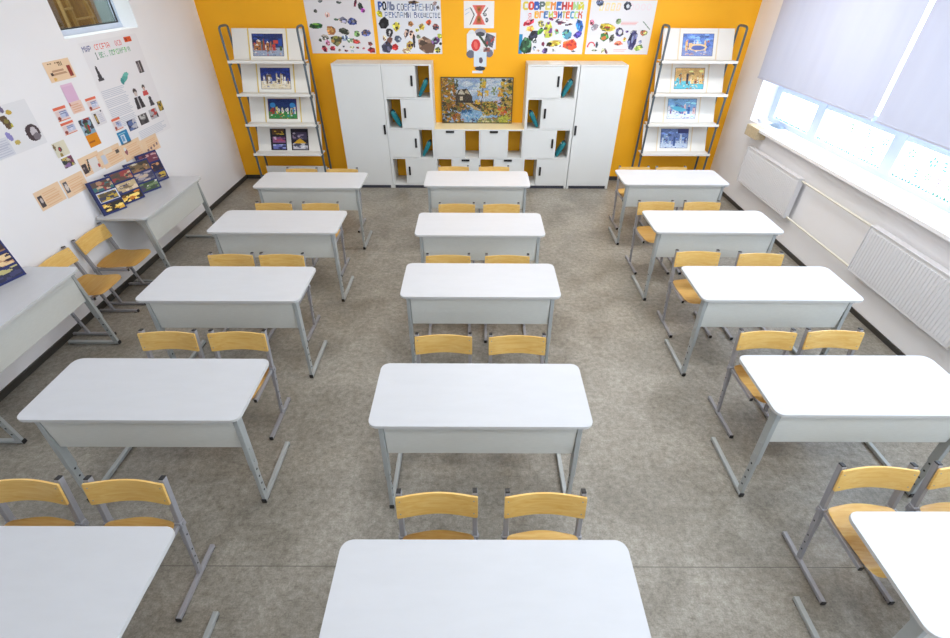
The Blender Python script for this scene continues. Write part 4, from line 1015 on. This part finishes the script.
cv = Canvas(18, 12); cv.photo(cv.X > -1, [(90, 80, 70), (190, 170, 90), (120, 60, 90), (50, 60, 60), (200, 190, 170), (140, 110, 160)], rng, 24, .25); wl('picture_card', cv, 4.132, 4.262, 1.247, 1.331, 'small dark colourful snapshot above the peach strips', 'card')
# strips
S = [(3.700, 3.985, 1.030, 1.188, 'peach sheet with a small grey portrait, leftmost of the peach strips'), (4.003, 4.284, 1.021, 1.181, 'peach sheet with a small round-framed portrait, second of the peach strips'), (4.300, 4.578, 1.108, 1.275, 'peach sheet with a dark photo and a white figure, third of the peach strips'), (4.580, 4.895, 1.088, 1.256, 'peach sheet with pale cut-outs, fourth of the peach strips, behind the display cards'), (4.898, 5.222, 1.055, 1.222, 'peach sheet with a small dark mark, fifth of the peach strips, above the display cards'), (5.224, 5.530, 1.020, 1.180, 'peach sheet at the right end of the peach strips')]
for i, (y0, y1, z0, z1, lab) in enumerate(S):
    cv = Canvas(36, 20, PE); cv.lines(.28, .12, .95, .9, 6, (228, 186, 146), rng)
    if i == 0: cv.rrot(.14, .55, .08, .3, (70, 60, 66)); cv.ell(.15, .5, .045, .14, (200, 190, 190))
    if i == 1: cv.rrot(.14, .45, .08, .3, (90, 84, 90)); cv.ell(.15, .45, .06, .2, (215, 205, 200))
    if i == 2: cv.photo(cv.rrot(.14, .62, .1, .25, (0, 0, 0)), [(60, 50, 55), (150, 130, 130), (90, 80, 80)], rng, 6); cv.rrot(.35, .5, .035, .3, (60, 56, 50), .2); cv.rrot(.62, .62, .2, .36, (226, 222, 220)); cv.ell(.8, .75, .06, .1, (190, 80, 70))
    if i == 3: cv.rrot(.12, .5, .1, .26, (200, 206, 220)); cv.rrot(.8, .4, .08, .08, (90, 80, 76)); cv.rect(.2, .05, .6, .3, (232, 216, 196))
    if i == 4: cv.ell(.18, .45, .07, .2, (150, 90, 100)); cv.ell(.16, .3, .06, .1, (226, 226, 226))
    if i == 5: 
        for k in range(4): cv.ell(.25+.2*k, .78-.05*k, .05, .1, (130, 100, 110))
    wl('paper_strip', cv, y0, y1, z0, z1, lab)
# white poster at the left edge of the picture
cv = Canvas(64, 60, (228, 229, 233)); cv.ell(.28, .16, .06, .1, (190, 185, 50)); cv.ell(.52, .06, .035, .09, (110, 100, 130), -.2); cv.ell(.62, .17, .05, .05, (200, 170, 70)); cv.photo(cv.rrot(.5, .34, .06, .14, (0, 0, 0), -.2), [(90, 70, 50), (190, 180, 60), (130, 120, 60)], rng, 6)
cv.ell(.42, .62, .045, .10, (140, 135, 195), -.2); cv.ell(.5, .78, .05, .05, (190, 170, 90)); cv.ell(.84, .70, .13, .19, (66, 52, 58)); cv.ell(.86, .70, .06, .12, (196, 190, 196)); cv.ell(.88, .8, .07, .08, (120, 112, 120)); cv.photo(cv.rrot(.08, .45, .12, .14, (0, 0, 0)), [(60, 56, 60), (120, 110, 120), (190, 190, 190)], rng, 8); cv.rect(0, .60, .38, .98, (212, 215, 224)); cv.lines(.02, .62, .36, .96, 7, (188, 192, 208), rng)
wl('wall_newspaper', cv, 3.56, 4.095, 1.49, 1.835, 'white wall newspaper with an oval dark portrait and purple shapes, at the left edge', 'wall newspaper', off=.003)
# the large white wall newspaper below the small window
cv = Canvas(120, 128, (234, 233, 237))
cv.text('МИР', .02, .035, .045, .045, [(70, 80, 140)]); cv.text('СПОРТА', .21, .035, .045, .042, [(225, 110, 90), (220, 90, 90)]); cv.text('ОСВ', .56, .035, .045, .04, [(220, 110, 120)])
cv.rect(.745, .015, .875, .062, (226, 90, 40)); cv.text('МАКС', .76, .022, .032, .027, [(130, 30, 20)]); cv.text('1', .165, .09, .07, .05, [(60, 90, 80)]); cv.text('ВЕК.', .235, .105, .045, .035, [(110, 170, 140)]); cv.text('ПЕРСОНАЛИИ', .41, .10, .045, .038, [(120, 180, 140), (110, 160, 130), (90, 190, 90), (80, 190, 80)])
cv.poly([(.09, .20), (.11, .20), (.135, .31), (.075, .31)], (52, 50, 58)); cv.rect(.06, .31, .15, .335, (70, 66, 72)); cv.ell(.49, .365, .09, .03, (90, 170, 160), -.4); cv.ell(.43, .39, .03, .03, (60, 140, 140)); cv.ell(.53, .34, .05, .018, (110, 190, 180))
cv.rrot(.84, .31, .05, .06, (70, 62, 66)); cv.rect(.83, .26, .85, .36, (180, 170, 170)); cv.rect(.80, .27, .815, .35, (150, 140, 145))
for k in range(22): cv.rect(.02, .42+k*.017, .02+.42*rng.uniform(.85, 1), .428+k*.017, (200, 204, 216))
cv.ell(.57, .515, .035, .03, (60, 52, 56)); cv.ell(.57, .54, .028, .025, (205, 190, 185)); cv.poly([(.51, .57), (.63, .57), (.66, .69), (.49, .69)], (48, 44, 52)); cv.rect(.56, .57, .58, .69, (190, 190, 195))
cv.ell(.755, .50, .028, .025, (60, 52, 56)); cv.ell(.755, .52, .022, .018, (210, 180, 170)); cv.poly([(.71, .54), (.80, .54), (.81, .585), (.70, .585)], (205, 80, 80)); cv.ell(.80, .63, .03, .025, (56, 52, 56)); cv.poly([(.77, .65), (.83, .65), (.85, .70), (.76, .70)], (70, 66, 76))
for (x, y, pal) in ((.29, .80, [(40, 50, 90), (90, 110, 160), (190, 190, 200), (50, 50, 50)]), (.53, .795, [(60, 56, 60), (190, 190, 190), (90, 86, 90)]), (.76, .785, [(180, 180, 186), (60, 52, 60), (180, 60, 60)]), (.95, .74, [(60, 56, 40), (190, 160, 70), (120, 110, 60)])):
    cv.photo(cv.rrot(x, y, .085 if x < .9 else .049, .05, (0, 0, 0)), pal, rng, 10, .3)
cv.lines(.34, .88, .98, .98, 6, (206, 210, 220), rng); cv.rrot(.14, .47, .01, .01, (228, 227, 231))
wl('wall_newspaper', cv, 4.955, 5.855, 1.155, 2.13, 'large white wall newspaper with coloured Cyrillic heading and black-and-white portraits, below the small window', 'wall newspaper', off=.0018)

# ------------------------------------------------------------------ dark blue display cards leaning on the wall desks
def blue_card(p0, p1, h, lean, pals, label, seed):
    rng = random.Random(seed)
    cv = Canvas(44, 56, (20, 34, 96)); cv.rect(0, 0, .06, 1, (14, 22, 70))
    for k, pal in enumerate(pals):
        y0 = .06+k*.315
        m = (cv.X > .17) & (cv.X < .95) & (cv.Y > y0) & (cv.Y < y0+.265)
        cv.photo(m, pal, rng, 20, .22)
        if k == 1 and seed == 1:
            e = (cv.X > .15) & (cv.X < .97) & (cv.Y > y0-.01) & (cv.Y < y0+.275) & ~((cv.X > .19) & (cv.X < .93) & (cv.Y > y0+.02) & (cv.Y < y0+.245)); cv.a[e] = (205, 210, 225)
    p0 = Vector(p0); p1 = Vector(p1); d = (p1-p0); n = Vector((0, 0, 1)).cross(d).normalized()  # away from room
    n = -n if n.x > 0 else n
    V = Vector((0, 0, h))+n*lean
    s = sheet('display_card', cv, p0, d, V, .006, edge=(200, 205, 215)); return tag(s, label, 'display card', 'dark blue display cards on the wall desks')
br = [(90, 70, 60), (170, 130, 100), (60, 70, 60), (200, 170, 140), (150, 60, 60)]; ye = [(40, 30, 20), (230, 180, 60), (120, 80, 30), (250, 220, 120)]; gy = [(90, 90, 110), (160, 150, 160), (60, 60, 90), (190, 170, 150)]; gn = [(60, 80, 50), (200, 200, 190), (110, 130, 90), (70, 60, 90)]
DZ = .762
blue_card((-3.612, 4.190, DZ), (-3.515, 4.405, DZ), .318, .045, [br+[(60, 110, 110)], [(190, 160, 60), (60, 60, 80), (90, 80, 60)], ye], 'leftmost of four dark blue display cards, with a white-framed middle photo', 1)
blue_card((-3.585, 4.425, DZ), (-3.490, 4.680, DZ), .318, .045, [br, [(190, 170, 130), (120, 100, 80), (60, 60, 100), (220, 200, 170)], ye+[(200, 120, 30)]], 'dark blue display card with a yellow-orange bottom photo, second from left of four', 2)
blue_card((-3.575, 4.700, DZ), (-3.465, 4.950, DZ), .318, .045, [[(110, 90, 60), (190, 180, 160), (60, 50, 40), (150, 110, 70)], gy, gn], 'dark blue display card with grey-green lower photos, third from left of four', 3)
blue_card((-3.620, 4.985, DZ), (-3.535, 5.240, DZ), .318, .045, [[(110, 50, 70), (60, 30, 60), (190, 150, 150)], [(30, 25, 50), (200, 140, 90), (60, 40, 40)], [(90, 90, 110), (60, 40, 60), (190, 160, 60)]], 'rightmost of four dark blue display cards, with wine-red photos', 4)
blue_card((-3.620, 2.86, DZ), (-3.535, 3.125, DZ), .318, .045, [[(150, 110, 80), (60, 40, 40), (210, 160, 110)], [(200, 150, 110), (50, 30, 50), (230, 200, 150)], [(40, 40, 70), (190, 180, 120), (60, 60, 100)]], 'dark blue display card on the wall desk at the left edge of the picture', 5)

# ------------------------------------------------------------------ ceiling lamps
for i, (x, y) in enumerate([(-1.9, .3), (.3, .3), (2.2, .3), (-1.9, 2.9), (.3, 2.9), (2.2, 2.9), (-1.9, 5.3), (.3, 5.3), (2.2, 5.3)]):
    li = bpy.data.lights.new('ceiling_light', 'AREA'); li.shape = 'RECTANGLE'; li.size = 1.2; li.size_y = .5; li.energy = LAMP_W*((.45 if y < 1 else .7) if x < -1 else .95 if x < 1 else (1.15 if y < 4 else 1.4))*((1.3 if x < -1 else 1.75) if y > 5 else .85 if y < 1 else 1); li.color = (1, .975, .945)
    o = bpy.data.objects.new('ceiling_light', li); o.location = (x, y, ZC-.065); link(o)
bm = BM()

# daylight: the sky outside, with a portal over the window opening
w = bpy.data.worlds.new('daylight'); scene.world = w; w.use_nodes = True
bg = w.node_tree.nodes['Background']; bg.inputs[0].default_value = (.73, .86, 1.0, 1); bg.inputs[1].default_value = WORLD
pl = bpy.data.lights.new('window_portal', 'AREA'); pl.shape = 'RECTANGLE'; pl.size = RZ1-RZ0; pl.size_y = RY1-RY0; pl.cycles.is_portal = True
po = bpy.data.objects.new('window_portal', pl); po.location = (GX+.06, (RY0+RY1)/2, (RZ0+RZ1)/2); po.rotation_euler = (0, PI/2, 0); link(po)
# unseen light added to brighten the brown board behind the small window
cl = bpy.data.lights.new('added_board_light', 'AREA'); cl.size = .15; cl.size_y = 1.2; cl.shape = 'RECTANGLE'; cl.energy = 7; cl.color = (1, .93, .82)
co = bpy.data.objects.new('added_board_light', cl); co.location = (gx-.13, 5.75, 3.05); link(co)

# ------------------------------------------------------------------ camera
cam = bpy.data.cameras.new('camera'); co = bpy.data.objects.new('camera', cam); link(co); scene.camera = co
f, pitch, yaw, roll, Hc, ppx, ppy = 463.06, .6447, -.0029, .0055, 2.6826, 476.81, 319.2
cam.sensor_fit = 'HORIZONTAL'; cam.sensor_width = 36; cam.lens = f*36/950
cam.shift_x = -(ppx-475)/950; cam.shift_y = (ppy-319)/950
cam.clip_start = .02
R = Matrix.Rotation(yaw, 4, 'Z') @ Matrix.Rotation(PI/2-pitch, 4, 'X') @ Matrix.Rotation(roll, 4, 'Z')
co.matrix_world = Matrix.Translation((0, 0, Hc)) @ R

scene.view_settings.view_transform = 'Standard'; scene.view_settings.look = 'None'; scene.view_settings.gamma = 1
scene.view_settings.use_curve_mapping = False; scene.view_settings.exposure = EXPOSURE
scene.cycles.use_denoising = True
scene.cycles.max_bounces = 8; scene.cycles.diffuse_bounces = 5; scene.cycles.transparent_max_bounces = 12
scene.cycles.sample_clamp_indirect = 8
